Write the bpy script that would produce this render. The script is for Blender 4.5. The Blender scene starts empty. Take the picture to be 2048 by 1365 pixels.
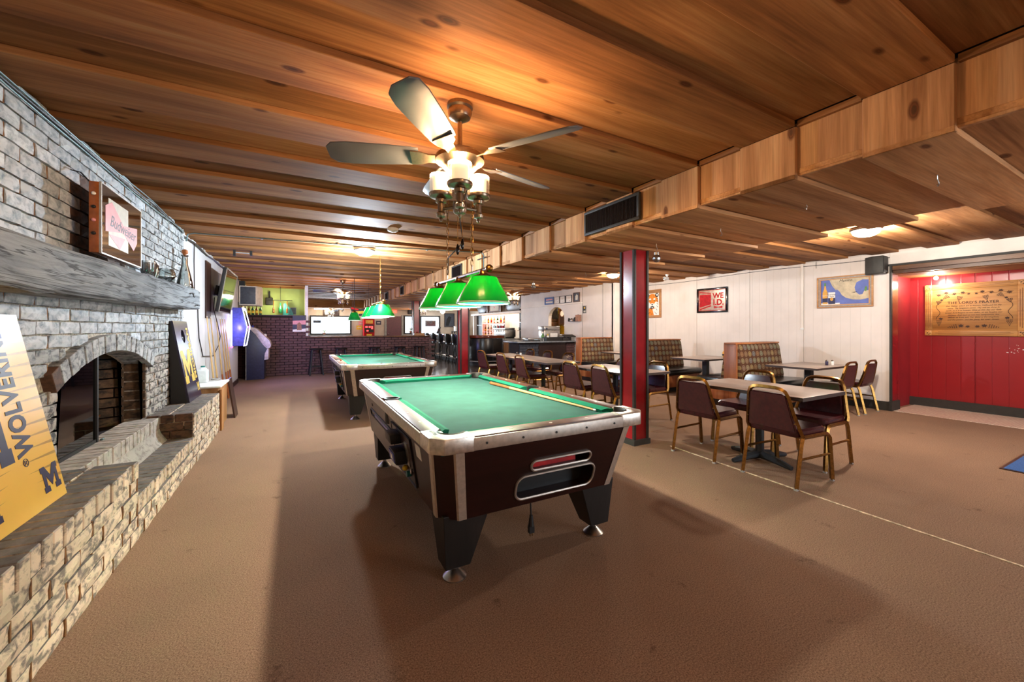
import bpy, bmesh, math, random
from mathutils import Vector, Matrix
random.seed(7)
S = bpy.context.scene
COL = S.collection
PI = math.pi
R = math.radians

# ------------------------------------------------------------------ camera, world, lights, exposure
cam_d = bpy.data.cameras.new('camera')
cam = bpy.data.objects.new('camera', cam_d); COL.objects.link(cam)
cam.location = (0, 0, 1.3)
cam.rotation_euler = (R(90), 0, R(-28.56))
cam_d.sensor_fit = 'HORIZONTAL'; cam_d.sensor_width = 36.0
cam_d.lens = 790 / 2048 * 36
cam_d.shift_y = -26.5 / 2048
cam_d.clip_start = 0.02; cam_d.clip_end = 200
S.camera = cam
S.view_settings.view_transform = 'Standard'
S.view_settings.look = 'None'
S.view_settings.gamma = 1
S.view_settings.use_curve_mapping = False
S.view_settings.exposure = 1.5
W = bpy.data.worlds.new('world'); S.world = W; W.use_nodes = True
bg = W.node_tree.nodes['Background']
bg.inputs[0].default_value = (0.80, 0.90, 1.0, 1); bg.inputs[1].default_value = 3.0

WARM = (1.0, 0.62, 0.32)
SOFT = (1.0, 0.90, 0.78)
COOL = (0.74, 0.87, 1.0)
POWER = {                       # lamps of the place and the added fills, watts
    'fan_main': 37, 'fan_far': 24, 'pool_near': 31, 'pool_far': 20, 'pool_third': 5,
    'dome_cool': 130, 'dome_right': 62, 'dome_mid': 55, 'dome_added': 18,
    'globe': 12, 'jukebox': 14, 'neon': 7, 'alcove': 8, 'backbar': 6, 'green': 7, 'window': 60, 'door': 60,
}
def lamp(name, kind, loc, power, color, parent=None, size=0.05, rot=None, size_y=None, spot=None, blend=0.5):
    d = bpy.data.lights.new(name, kind)
    d.energy = power; d.color = color
    if kind == 'AREA':
        d.size = size
        if size_y: d.shape = 'RECTANGLE'; d.size_y = size_y
    else:
        d.shadow_soft_size = size
    if spot: d.spot_size = R(spot); d.spot_blend = blend
    o = bpy.data.objects.new(name, d); COL.objects.link(o)
    o.location = loc
    if rot: o.rotation_euler = rot
    if parent: o.parent = parent
    return o
# daylight entering through the far windows (faces -Y)
lamp('window_daylight', 'AREA', (1.35, 19.8, 1.4), POWER['window'], COOL, size=1.6, size_y=0.75, rot=(R(-90), 0, 0))
lamp('window_daylight', 'AREA', (6.0, 19.8, 1.45), POWER['window'] * 0.6, COOL, size=0.9, size_y=0.75, rot=(R(-90), 0, 0))

lamp('added_cool_fill', 'AREA', (5.4, -3.1, 1.5), POWER['door'], COOL, size=2.4, size_y=1.6, rot=(R(90), 0, 0))  # added area light behind the camera, cool fill for the brick wall

# ------------------------------------------------------------------ geometry helpers
class B:
    def __init__(s): s.v = []; s.f = []; s.M = None
    def add(s, vs, fs):
        n = len(s.v)
        s.v += [tuple(s.M @ Vector(p)) for p in vs] if s.M is not None else [tuple(p) for p in vs]
        s.f += [tuple(i + n for i in f) for f in fs]
        return s
    def box(s, x0, x1, y0, y1, z0, z1):
        return s.add([(x0,y0,z0),(x1,y0,z0),(x1,y1,z0),(x0,y1,z0),(x0,y0,z1),(x1,y0,z1),(x1,y1,z1),(x0,y1,z1)],
                     [(0,3,2,1),(4,5,6,7),(0,1,5,4),(1,2,6,5),(2,3,7,6),(3,0,4,7)])
    def loft(s, rings, caps=True, closed=False):
        n = len(rings[0]); vs = [p for r in rings for p in r]; fs = []
        m = len(rings)
        for i in range(m if closed else m - 1):
            a, b = i * n, ((i + 1) % m) * n
            for k in range(n):
                fs.append((a + k, a + (k + 1) % n, b + (k + 1) % n, b + k))
        if caps and not closed:
            fs.append(tuple(range(n - 1, -1, -1))); fs.append(tuple((m - 1) * n + k for k in range(n)))
        return s.add(vs, fs)
    def prism(s, poly, d0, d1, axis='z'):
        def P(p, d):
            return (p[0], p[1], d) if axis == 'z' else (p[0], d, p[1]) if axis == 'y' else (d, p[0], p[1])
        return s.loft([[P(p, d0) for p in poly], [P(p, d1) for p in poly]])
    def cyl(s, p0, p1, r0, r1=None, n=12):
        r1 = r0 if r1 is None else r1
        a = Vector(p0); b = Vector(p1); z = (b - a).normalized()
        x = z.orthogonal().normalized(); y = z.cross(x)
        return s.loft([[a + (x * math.cos(2*PI*k/n) + y * math.sin(2*PI*k/n)) * r0 for k in range(n)],
                       [b + (x * math.cos(2*PI*k/n) + y * math.sin(2*PI*k/n)) * r1 for k in range(n)]])
    def lathe(s, prof, n=20, c=(0,0,0), closed=False):
        return s.loft([[(c[0] + r * math.cos(2*PI*k/n), c[1] + r * math.sin(2*PI*k/n), c[2] + z) for k in range(n)] for r, z in prof], caps=not closed, closed=closed)
    def tube(s, pts, r, n=8, closed=False, flat=None):
        pts = [Vector(p) for p in pts]; m = len(pts); rings = []; x = None
        for i in range(m):
            if closed: t = pts[(i+1) % m] - pts[i-1]
            else: t = pts[min(i+1, m-1)] - pts[max(i-1, 0)]
            t.normalize()
            x = (t.orthogonal() if x is None else x - t * x.dot(t)).normalized()
            y = t.cross(x); rr = r[i] if isinstance(r, (list, tuple)) else r
            rings.append([pts[i] + (x * math.cos(2*PI*(k+.5)/n) + y * math.sin(2*PI*(k+.5)/n)) * rr for k in range(n)])
        return s.loft(rings, closed=closed)
    def ball(s, c, r, n=14, m=8, sz=1.0):
        return s.lathe([(r * math.sin(PI * max(.02, min(m-.02, i)) / m), -r * sz * math.cos(PI * i / m)) for i in range(m + 1)], n, c)
    def rod(s, pts, w):     # square tube
        return s.tube(pts, w * .707, 4)

def mesh(b, bev=0, seg=2, smooth=True, ang=35):
    me = bpy.data.meshes.new('mesh')
    me.from_pydata(b.v, [], b.f)
    bm = bmesh.new(); bm.from_mesh(me)
    bmesh.ops.recalc_face_normals(bm, faces=bm.faces)
    if bev:
        es = [e for e in bm.edges if len(e.link_faces) == 2 and e.calc_face_angle(0) > R(30)]
        bmesh.ops.bevel(bm, geom=es, offset=bev, segments=seg, affect='EDGES', profile=.5, clamp_overlap=True)
    bm.to_mesh(me); bm.free()
    if smooth:
        me.polygons.foreach_set('use_smooth', [True] * len(me.polygons))
        me.set_sharp_from_angle(angle=R(ang))
    return me
def link(name, me, m=None, parent=None, loc=None, rot=None, label=None):
    o = bpy.data.objects.new(name, me); COL.objects.link(o)
    if m is not None and me is not None:
        if not me.materials: me.materials.append(m)
        elif me.materials[0] != m:
            o.material_slots[0].link = 'OBJECT'; o.material_slots[0].material = m
    if parent is not None: o.parent = parent
    if loc is not None: o.location = loc
    if rot is not None: o.rotation_euler = rot
    if label: o['label'] = label
    return o
def part(name, b, m, parent, bev=0, loc=None, rot=None, label=None, smooth=True, seg=2):
    return link(name, mesh(b, bev, seg, smooth), m, parent, loc, rot, label)
def tag(o, label, cat, group=None):
    o['label'] = label; o['category'] = cat
    if group: o['group'] = group
    return o
def thing(name, label, cat, loc=(0,0,0), rot=(0,0,0), group=None):
    o = bpy.data.objects.new(name, None); COL.objects.link(o)
    o.empty_display_size = .05
    o.location = loc; o.rotation_euler = rot
    return tag(o, label, cat, group)
def struct(name, b, m, parent=None, bev=0):
    o = part(name, b, m, parent, bev, smooth=False)
    if parent is None: o['kind'] = 'structure'
    return o
def dup(o, loc=None, rz=None, label=None, group=None, parent=None):
    c = o.copy(); COL.objects.link(c)
    if parent is not None: c.parent = parent
    if loc is not None: c.location = loc
    if rz is not None: c.rotation_euler = (0, 0, rz)
    if label: c['label'] = label
    if group: c['group'] = group
    for ch in [x for x in ALL() if x.parent == o]: dup(ch, parent=c)
    return c
def ALL(): return list(COL.objects)
# rotations that hang a flat thing on a wall: local x runs right as seen from the room, local y up, local z out of the wall
ROT_RIGHT = (R(90), 0, R(-90))      # on a wall that faces -X
ROT_LEFT = (R(90), 0, R(90))        # on a wall that faces +X
ROT_FRONT = (R(90), 0, 0)           # on a wall that faces -Y
def text(name, body, size, m, parent, x, y, z=0.0, rz=0, align='CENTER', ext=.0008, shear=0, spacing=1, label=None, sx=1, bold=0, fit=None):
    c = bpy.data.curves.new('lettering', 'FONT'); c.body = body; c.size = size
    c.align_x = align; c.align_y = 'CENTER'; c.extrude = ext; c.shear = shear; c.space_character = spacing
    c.resolution_u = 3; c.offset = bold; c.space_line = 1.0
    t = bpy.data.objects.new('lettering', c); COL.objects.link(t)
    bpy.context.view_layer.update()
    me = bpy.data.meshes.new_from_object(t.evaluated_get(bpy.context.evaluated_depsgraph_get()))
    bpy.data.objects.remove(t)
    me.materials.clear()
    if fit:
        xs = [v.co.x for v in me.vertices]; sx = fit / (max(xs) - min(xs))
    o = link(name, me, m, parent, (x, y, z), (0, 0, rz), label)
    o.scale = (sx, 1, 1)
    return o
def circle(cx, cy, rx, ry=None, n=16, a0=0, a1=2*PI):
    ry = rx if ry is None else ry
    full = abs(a1 - a0 - 2*PI) < 1e-6
    return [(cx + rx * math.cos(a0 + (a1-a0)*k/(n if full else n-1)), cy + ry * math.sin(a0 + (a1-a0)*k/(n if full else n-1))) for k in range(n)]
def rrect(x0, x1, y0, y1, r, n=5):
    return (circle(x1-r, y0+r, r, n=n, a0=-PI/2, a1=0) + circle(x1-r, y1-r, r, n=n, a0=0, a1=PI/2)
            + circle(x0+r, y1-r, r, n=n, a0=PI/2, a1=PI) + circle(x0+r, y0+r, r, n=n, a0=PI, a1=1.5*PI))
def flat(poly, z, t=.001): return B().prism(poly, z, z + t)
def rect(x0, x1, y0, y1): return [(x0,y0),(x1,y0),(x1,y1),(x0,y1)]
def frame(x0, x1, y0, y1, w, z0, z1):
    b = B()
    return b.box(x0,x1,y0,y0+w,z0,z1).box(x0,x1,y1-w,y1,z0,z1).box(x0,x0+w,y0+w,y1-w,z0,z1).box(x1-w,x1,y0+w,y1-w,z0,z1)

# ------------------------------------------------------------------ materials
def lin(c):
    return tuple(((v/255/12.92) if v/255 <= .04045 else ((v/255+.055)/1.055)**2.4) for v in c[:3]) + (1,)
class NT:
    def __init__(s, name):
        s.m = bpy.data.materials.new(name); s.m.use_nodes = True
        s.t = s.m.node_tree; s.n = s.t.nodes; s.b = s.n['Principled BSDF']
    def new(s, typ, **kw):
        x = s.n.new(typ)
        for k, v in kw.items(): setattr(x, k, v)
        return x
    def ln(s, a, b): s.t.links.new(a, b)
    def coord(s, scale=(1,1,1), rnd=True, out='Object'):
        tc = s.new('ShaderNodeTexCoord'); v = tc.outputs[out]
        if rnd:
            oi = s.new('ShaderNodeObjectInfo'); mu = s.new('ShaderNodeMath', operation='MULTIPLY'); mu.inputs[1].default_value = 37.0
            s.ln(oi.outputs['Random'], mu.inputs[0])
            va = s.new('ShaderNodeVectorMath', operation='ADD'); s.ln(v, va.inputs[0]); s.ln(mu.outputs[0], va.inputs[1]); v = va.outputs[0]
        mp = s.new('ShaderNodeMapping'); mp.inputs['Scale'].default_value = scale
        s.ln(v, mp.inputs['Vector']); return mp.outputs[0]
    def noise(s, vec, scale, detail=4, rough=.55, dist=0):
        x = s.new('ShaderNodeTexNoise'); x.inputs['Scale'].default_value = scale; x.inputs['Detail'].default_value = detail
        x.inputs['Roughness'].default_value = rough; x.inputs['Distortion'].default_value = dist
        s.ln(vec, x.inputs['Vector']); return x.outputs['Fac']
    def ramp(s, fac, stops):
        x = s.new('ShaderNodeValToRGB'); e = x.color_ramp.elements
        while len(e) < len(stops): e.new(.5)
        for el, (p, c) in zip(e, stops): el.position = p; el.color = lin(c) if len(c) == 3 and max(c) > 1.0 else (*c[:3], 1)
        s.ln(fac, x.inputs[0]); return x.outputs[0]
    def mix(s, fac, a, b, mode='MIX'):
        x = s.new('ShaderNodeMix', data_type='RGBA', blend_type=mode)
        for i, v in ((0, fac), (6, a), (7, b)):
            if hasattr(v, 'is_output') or isinstance(v, bpy.types.NodeSocket): s.ln(v, x.inputs[i])
            else: x.inputs[i].default_value = v
        return x.outputs[2]
    def bump(s, h, strength, dist=.01):
        x = s.new('ShaderNodeBump'); x.inputs['Strength'].default_value = strength; x.inputs['Distance'].default_value = dist
        s.ln(h, x.inputs['Height']); s.ln(x.outputs[0], s.b.inputs['Normal'])
    def hsv(s, col, amount=.3):
        oi = s.new('ShaderNodeObjectInfo'); mr = s.new('ShaderNodeMapRange'); mr.inputs[3].default_value = 1 - amount; mr.inputs[4].default_value = 1 + amount
        s.ln(oi.outputs['Random'], mr.inputs[0])
        h = s.new('ShaderNodeHueSaturation'); s.ln(mr.outputs[0], h.inputs['Value']); s.ln(col, h.inputs['Color']); return h.outputs[0]
    def base(s, col, rough=.5, metal=0, spec=.5):
        if isinstance(col, bpy.types.NodeSocket): s.ln(col, s.b.inputs['Base Color'])
        else: s.b.inputs['Base Color'].default_value = lin(col)
        s.b.inputs['Roughness'].default_value = rough; s.b.inputs['Metallic'].default_value = metal
        s.b.inputs['Specular IOR Level'].default_value = spec
        return s.m
def plain(name, col, rough=.5, metal=0, var=.12, scale=20, bump=0, spec=.5):
    k = NT(name); v = k.coord(rnd=True); n = k.noise(v, scale, 4)
    lo = tuple(max(0, c * (1 - var)) for c in col); hi = tuple(min(255, c * (1 + var)) for c in col)
    c = k.ramp(n, [(.3, tuple(max(1.01, x) if i == 0 else x for i, x in enumerate(lo))), (.7, tuple(max(1.01, x) if i == 0 else x for i, x in enumerate(hi)))])
    if bump: k.bump(n, bump, .004)
    return k.base(c, rough, metal, spec)
def glow(name, col, strength):
    k = NT(name); k.base(col, .4)
    k.b.inputs['Emission Color'].default_value = lin(col); k.b.inputs['Emission Strength'].default_value = strength
    return k.m
def glass(name, col=(235,240,240), mixfac=.12, rough=.03):
    k = NT(name); k.n.remove(k.b)
    o = k.n['Material Output']; t = k.new('ShaderNodeBsdfTransparent'); g = k.new('ShaderNodeBsdfGlossy')
    t.inputs[0].default_value = lin(col); g.inputs['Roughness'].default_value = rough
    fr = k.new('ShaderNodeFresnel'); fr.inputs[0].default_value = 1.45
    ad = k.new('ShaderNodeMath', operation='ADD'); ad.inputs[1].default_value = mixfac; k.ln(fr.outputs[0], ad.inputs[0])
    m = k.new('ShaderNodeMixShader'); k.ln(ad.outputs[0], m.inputs[0]); k.ln(t.outputs[0], m.inputs[1]); k.ln(g.outputs[0], m.inputs[2])
    k.ln(m.outputs[0], o.inputs[0]); return k.m
def wood(name, dark, mid, light, axis='X', rough=.5, var=.22, knots=True, grain=1.0, spec=.5):
    k = NT(name); i = 'XYZ'.index(axis)
    sc = [9.0 * grain] * 3; sc[i] = .55 * grain
    v = k.coord(tuple(sc)); n = k.noise(v, 1.0, 7, .6, .6)
    c = k.ramp(n, [(.28, dark), (.5, mid), (.72, light)])
    sf = [90.0 * grain] * 3; sf[i] = 3.0 * grain
    n2 = k.noise(k.coord(tuple(sf)), 1.0, 3, .6, .2)
    c = k.mix(.35, c, k.ramp(n2, [(.3, (120,120,120)), (.7, (255,255,255))]), 'MULTIPLY')
    st = [2.2] * 3; st[i] = .5
    n3 = k.noise(k.coord(tuple(st)), 1.0, 2)
    c = k.mix(.45, c, k.ramp(n3, [(.35, (140,120,105)), (.6, (255,255,255))]), 'MULTIPLY')
    if knots:
        sk = [5.5] * 3; sk[i] = 2.4
        vo = k.new('ShaderNodeTexVoronoi'); vo.inputs['Scale'].default_value = 1.0; k.ln(k.coord(tuple(sk)), vo.inputs['Vector'])
        kr = k.ramp(vo.outputs['Distance'], [(.05, (70,42,24)), (.07, (150,105,70)), (.09, (110,75,45)), (.14, (255,255,255))])
        c = k.mix(.8, c, kr, 'MULTIPLY')
    c = k.hsv(c, var)
    k.bump(n2, .15, .003)
    return k.base(c, rough, 0, spec)
M = {}
M['ceil'] = wood('cedar_ceiling', (124,80,46), (170,116,70), (194,144,98), 'X', .7, .2, spec=.12)
M['ceil_up'] = wood('cedar_ceiling_upper', (116,76,44), (160,110,68), (186,138,94), 'X', .7, .2, spec=.12)
M['soffit_v'] = wood('cedar_fascia', (164,114,74), (212,160,114), (230,186,140), 'Z', .7, .14, spec=.15)
M['soffit_h'] = wood('cedar_underside', (166,112,68), (212,156,104), (230,180,130), 'X', .7, .16, spec=.15)
M['filler'] = wood('cedar_filler', (120,74,34), (160,106,56), (190,136,80), 'Y', .6, .15, knots=False)
M['dark_gap'] = plain('shadow_gap_board', (46,28,16), .8)
M['mortar'] = plain('pale_wall_mortar', (186,178,164), .9, var=.25, scale=60, bump=.4)
def brick_mat(name, paint, dark, thr, soft=.08, topdark=None):
    k = NT(name); v = k.coord((1,1.0,1.6)); n = k.noise(v, 16, 6, .62, .4)
    n2 = k.noise(k.coord((1,.6,1)), 7, 2)
    pc = k.ramp(n2, [(.3, tuple(x*.86 for x in paint)), (.7, paint)])
    f = k.ramp(n, [(thr - soft, (0,0,0)), (thr + soft, (1,1,1))])
    c = k.mix(f, lin(dark), pc)
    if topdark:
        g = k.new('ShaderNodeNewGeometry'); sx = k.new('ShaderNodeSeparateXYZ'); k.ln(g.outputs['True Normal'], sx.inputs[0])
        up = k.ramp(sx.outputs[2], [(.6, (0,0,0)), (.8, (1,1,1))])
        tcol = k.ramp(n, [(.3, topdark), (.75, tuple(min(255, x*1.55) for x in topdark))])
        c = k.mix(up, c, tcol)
    c = k.hsv(c, .12)
    k.bump(n, .5, .006)
    return k.base(c, .75)
M['brick_white'] = brick_mat('whitewashed_brick', (210,218,224), (108,126,140), .42, .14)
M['brick_grey'] = brick_mat('grey_washed_brick', (186,190,190), (80,88,92), .45, .10)
M['brick_worn'] = brick_mat('worn_painted_brick', (184,176,164), (64,62,60), .47, .06)
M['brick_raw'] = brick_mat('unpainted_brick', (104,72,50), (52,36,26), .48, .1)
M['brick_soot'] = brick_mat('sooty_firebrick', (124,96,70), (48,38,31), .5, .12)
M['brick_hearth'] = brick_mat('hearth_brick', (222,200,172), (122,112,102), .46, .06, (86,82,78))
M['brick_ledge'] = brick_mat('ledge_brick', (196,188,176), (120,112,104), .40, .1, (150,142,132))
M['brick_far'] = brick_mat('dark_purple_brick', (104,70,68), (76,52,52), .42, .15)
M['brick_blue'] = brick_mat('dark_blue_brick', (62,64,74), (46,46,54), .42, .15)
M['mortar_far'] = plain('dark_far_mortar', (40,28,28), .9)
M['mortar_hearth'] = plain('hearth_mortar', (206,184,154), .9, var=.15, scale=40, bump=.3)
M['joint'] = plain('brown_joint', (120,84,48), .9, var=.3, scale=30)
def carpet_mat():
    k = NT('brown_carpet'); v = k.coord(rnd=False)
    n = k.noise(v, 170, 3, .75); big = k.noise(v, .9, 3)
    c = k.ramp(n, [(.32, (98,76,60)), (.5, (142,115,94)), (.68, (174,146,122))])
    c = k.mix(.5, c, k.ramp(big, [(.3, (205,200,200)), (.7, (255,250,245))]), 'MULTIPLY')
    spot = k.noise(v, 5.0, 4, .7)
    c = k.mix(.5, c, k.ramp(spot, [(.27, (120,110,100)), (.36, (255,255,255))]), 'MULTIPLY')
    k.bump(n, .5, .004)
    return k.base(c, .95, spec=.1)
M['carpet'] = carpet_mat()
M['seam'] = plain('pale_seam_glue', (205,180,150), .9, var=.3, scale=40)
M['vinyl'] = wood('bar_floor', (70,58,50), (104,90,78), (128,114,100), 'Y', .22, .05, knots=False)
def tile_mat():
    k = NT('mosaic_tile'); v = k.coord(rnd=False)
    b = k.new('ShaderNodeTexBrick'); k.ln(v, b.inputs['Vector']); b.inputs['Scale'].default_value = 18
    b.inputs['Color1'].default_value = lin((226,212,190)); b.inputs['Color2'].default_value = lin((206,176,160)); b.inputs['Mortar'].default_value = lin((170,150,132))
    b.inputs['Mortar Size'].default_value = .04; b.inputs['Brick Width'].default_value = .5; b.inputs['Row Height'].default_value = .5
    return k.base(b.outputs[0], .35)
M['tile'] = tile_mat()
def panel_mat(name, col, axis, gap=.11, dk=.90, rough=.5):
    k = NT(name); v = k.coord(rnd=False)
    sx = k.new('ShaderNodeSeparateXYZ'); k.ln(v, sx.inputs[0])
    mm = k.new('ShaderNodeMath', operation='MULTIPLY'); mm.inputs[1].default_value = 1/gap; k.ln(sx.outputs['XYZ'.index(axis)], mm.inputs[0])
    fr = k.new('ShaderNodeMath', operation='FRACT'); k.ln(mm.outputs[0], fr.inputs[0])
    g = k.ramp(fr.outputs[0], [(0, (0,0,0)), (.035, (1,1,1)), (.965, (1,1,1)), (1, (0,0,0))])
    n = k.noise(k.coord(rnd=True), 2.5, 3)
    c = k.ramp(n, [(.3, tuple(x*.95 for x in col)), (.7, col)])
    c = k.mix(g, k.mix(1.0, c, lin(tuple(255*dk for _ in col)), 'MULTIPLY'), c)
    k.bump(g, .5, .003)
    return k.base(c, rough)
M['white_panel'] = panel_mat('cream_wall_panel', (228,219,211), 'Y', .135, .955)
M['white_panel_left'] = panel_mat('white_wall_panel', (214,214,216), 'Y', .11, .8)
M['white_front'] = plain('cream_paint', (234,226,216), .55, var=.04, scale=3)
M['far_wall'] = plain('beige_wall', (206,192,174), .6, var=.05, scale=3)
M['red_panel'] = panel_mat('red_wall_panel', (150,28,34), 'Y', .16, .85, .3)
M['red_paint'] = plain('red_paint', (142,26,32), .2, var=.1, scale=4)
M['red_flat'] = plain('flat_red_paint', (142,26,32), .5, var=.05, scale=4)
M['green_paint'] = plain('green_wall_paint', (168,186,108), .6, var=.05, scale=3)
M['black'] = plain('black_rubber', (26,25,25), .55)
M['black_gloss'] = plain('black_gloss', (14,14,16), .15)
M['charcoal'] = plain('charcoal_base', (44,42,38), .6)
M['brown_trim'] = wood('dark_brown_trim', (60,32,14), (104,62,28), (134,88,46), 'Y', .4, .1, knots=False)
M['light_trim'] = plain('grey_trim', (150,146,140), .5)
M['white'] = plain('white_plastic', (232,232,228), .4, var=.04)
M['offwhite'] = plain('off_white_card', (222,216,204), .7, var=.05)
M['chrome'] = plain('brushed_chrome', (205,204,202), .2, 1, var=.06, scale=60)
M['nickel'] = plain('brushed_nickel', (150,132,112), .32, 1, var=.06, scale=60)
M['steel'] = plain('stainless_steel', (176,172,166), .32, 1, var=.08, scale=30)
M['alu'] = plain('aluminium_trim', (186,178,168), .48, .85, var=.06, scale=40)
M['alu_matte'] = plain('matte_aluminium', (190,176,162), .5, .6, var=.06, scale=40)
M['casting'] = plain('cast_corner_metal', (206,198,188), .36, .9, var=.1, scale=40, bump=.15)
M['brass'] = plain('gold_frame', (136,100,52), .36, 1, var=.15, scale=50)
M['felt'] = plain('green_felt', (50,84,79), .95, var=.05, scale=8, spec=.1)
M['cushion_felt'] = plain('green_cushion_felt', (16,104,80), .9, var=.06, scale=8, spec=.15)
M['laminate'] = wood('walnut_rail_laminate', (52,26,20), (84,48,38), (110,68,56), 'Y', .45, .06, knots=False)
M['table_body'] = wood('dark_cherry_laminate', (30,9,8), (40,12,11), (50,16,14), 'X', .34, .06, knots=False)
M['leg_black'] = wood('black_ash_leg', (18,17,16), (26,24,22), (38,34,32), 'Z', .5, .1, knots=False)
M['sight'] = plain('pearl_sight', (230,226,218), .3, var=.03)
M['red_plastic'] = plain('red_plastic', (176,24,26), .4)
M['blue_plastic'] = plain('blue_plastic', (40,52,150), .35)
M['yellow_plastic'] = plain('yellow_plastic', (216,180,30), .4)
M['teal_plastic'] = plain('teal_plastic', (20,110,104), .4)
M['vinyl_seat'] = plain('maroon_vinyl', (58,20,26), .24, var=.15, scale=30, bump=.05)
M['vinyl_back'] = plain('maroon_vinyl_back', (74,32,32), .5, var=.12, scale=30)
M['black_vinyl'] = plain('black_vinyl', (22,22,24), .28, var=.15, scale=20)
M['laminate_top'] = wood('brown_grey_laminate', (156,136,122), (188,168,154), (204,186,172), 'Y', .3, .08, knots=False)
M['edge_dark'] = plain('dark_table_edge', (58,46,40), .5)
M['cast_iron'] = plain('dark_cast_iron', (40,42,46), .5, .3)
M['oak'] = wood('oak_trim', (150,84,40), (186,112,60), (206,138,82), 'Z', .4, .08, knots=False)
M['mantel'] = None
def mantel_mat():
    k = NT('weathered_mantel_timber')
    v = k.coord((6,.9,9)); n = k.noise(v, 1.6, 8, .65, 1.2)
    c = k.ramp(n, [(.30, (40,44,48)), (.40, (108,116,122)), (.65, (150,158,162)), (.85, (178,182,182))])
    cr = k.noise(k.coord((3,.5,14)), 1.0, 5, .5, 2.0)
    c = k.mix(.85, c, k.ramp(cr, [(.475, (255,255,255)), (.495, (20,22,24)), (.505, (20,22,24)), (.525, (255,255,255))]), 'MULTIPLY')
    k.bump(n, .7, .02)
    return k.base(c, .8)
M['mantel'] = mantel_mat()
def booth_mat():
    k = NT('circle_pattern_fabric'); tc = k.new('ShaderNodeTexCoord'); sp = k.new('ShaderNodeSeparateXYZ'); k.ln(tc.outputs['Object'], sp.inputs[0])
    cb = k.new('ShaderNodeCombineXYZ'); k.ln(sp.outputs[0], cb.inputs[0]); k.ln(sp.outputs[2], cb.inputs[1])
    vo = k.new('ShaderNodeTexVoronoi', voronoi_dimensions='2D'); vo.inputs['Scale'].default_value = 9.2; vo.inputs['Randomness'].default_value = 0
    k.ln(cb.outputs[0], vo.inputs['Vector'])
    s2 = k.new('ShaderNodeSeparateColor'); k.ln(vo.outputs['Color'], s2.inputs[0])
    cc = k.ramp(s2.outputs[0], [(.0, (138,118,78)), (.3, (112,116,98)), (.5, (128,98,72)), (.75, (100,106,108)), (1, (150,128,84))])
    ring = k.ramp(vo.outputs['Distance'], [(.17, (1,1,1)), (.21, (.4,.4,.4)), (.25, (.4,.4,.4)), (.30, (.95,.95,.95)), (.38, (.9,.9,.9)), (.43, (0,0,0))])
    sg = k.new('ShaderNodeSeparateColor'); k.ln(ring, sg.inputs[0])
    c = k.mix(sg.outputs[0], lin((82,54,38)), cc)
    return k.base(c, .9, spec=.15)
M['booth'] = booth_mat()
def shade_mat():
    k = NT('green_lamp_shade'); o = k.n['Material Output']
    k.base((6,120,56), .25)
    tr = k.new('ShaderNodeBsdfTranslucent'); tr.inputs[0].default_value = lin((10,190,80))
    m = k.new('ShaderNodeMixShader'); m.inputs[0].default_value = .13
    k.ln(k.b.outputs[0], m.inputs[1]); k.ln(tr.outputs[0], m.inputs[2]); k.ln(m.outputs[0], o.inputs[0])
    return k.m
M['shade_green'] = shade_mat()
M['shade_inner'] = plain('mint_shade_lining', (186,232,206), .5, var=.03)
def frosted(name, col, strength):
    k = NT(name); k.base((240,226,205), .4)
    k.b.inputs['Emission Color'].default_value = lin(col); k.b.inputs['Emission Strength'].default_value = strength
    return k.m
M['frost_warm'] = frosted('lit_frosted_glass', (255,222,178), .24)
M['dome_cool'] = frosted('lit_dome_glass_cool', (236,246,255), 2.0)
M['dome_warm'] = frosted('lit_dome_glass_warm', (255,238,214), 2.0)
M['globe_glow'] = frosted('lit_globe', (255,240,222), 1.2)
M['neon_white'] = glow('neon_white_blue', (206,206,255), 2.0)
M['neon_violet'] = glow('neon_violet', (170,150,255), 2.2)
M['neon_pink'] = glow('neon_pink', (255,60,150), 4.0)
M['led_red'] = glow('led_red', (255,40,40), 3.0)
M['exit_red'] = glow('exit_sign_red', (255,70,50), 1.6)
M['shelf_red'] = glow('red_led_shelf', (255,90,40), .3)
M['backlit'] = glow('backlit_panel', (255,236,214), .16)
M['screen'] = plain('dark_screen', (10,12,16), .06)
M['clear'] = glass('clear_glass')
M['lamp_glass'] = None
M['smoked'] = glass('smoked_glass', (120,120,118), .04)
M['pane'] = glass('window_glass', (250,252,255), .02)
def mirror():
    k = NT('silvered_mirror'); return k.base((176,178,182), .07, 1)
M['mirror'] = mirror()
def lamp_glass():
    k = NT('lamp_outer_glass'); k.n.remove(k.b); o = k.n['Material Output']
    t = k.new('ShaderNodeBsdfTransparent'); d = k.new('ShaderNodeBsdfTranslucent'); d.inputs[0].default_value = (.9,.85,.78,1)
    m = k.new('ShaderNodeMixShader'); m.inputs[0].default_value = .05; k.ln(t.outputs[0], m.inputs[1]); k.ln(d.outputs[0], m.inputs[2]); k.ln(m.outputs[0], o.inputs[0]); return k.m
M['lamp_glass'] = lamp_glass()
M['navy'] = plain('navy_paint', (34,28,66), .45)
M['navy_board'] = plain('navy_board', (44,38,58), .25)
M['maize'] = plain('maize_board', (236,186,82), .3, var=.03, scale=2)
M['maize_dark'] = plain('maize_ray', (184,142,66), .3, var=.05)
M['maize_ink'] = plain('maize_ink', (214,180,70), .4)
M['ply'] = wood('plywood', (160,108,60), (190,136,84), (206,156,104), 'Z', .5, .06, knots=False)
M['tan_cue'] = wood('maple_cue', (190,150,96), (214,178,124), (226,194,142), 'Z', .3, .1, knots=False)
M['cue'] = wood('maple_shaft', (206,160,104), (226,186,130), (236,202,150), 'Y', .3, .03, knots=False)
M['cue_butt'] = plain('cue_butt', (150,84,44), .25)
M['pink'] = plain('pink_print', (226,150,156), .5, var=.05)
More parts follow.
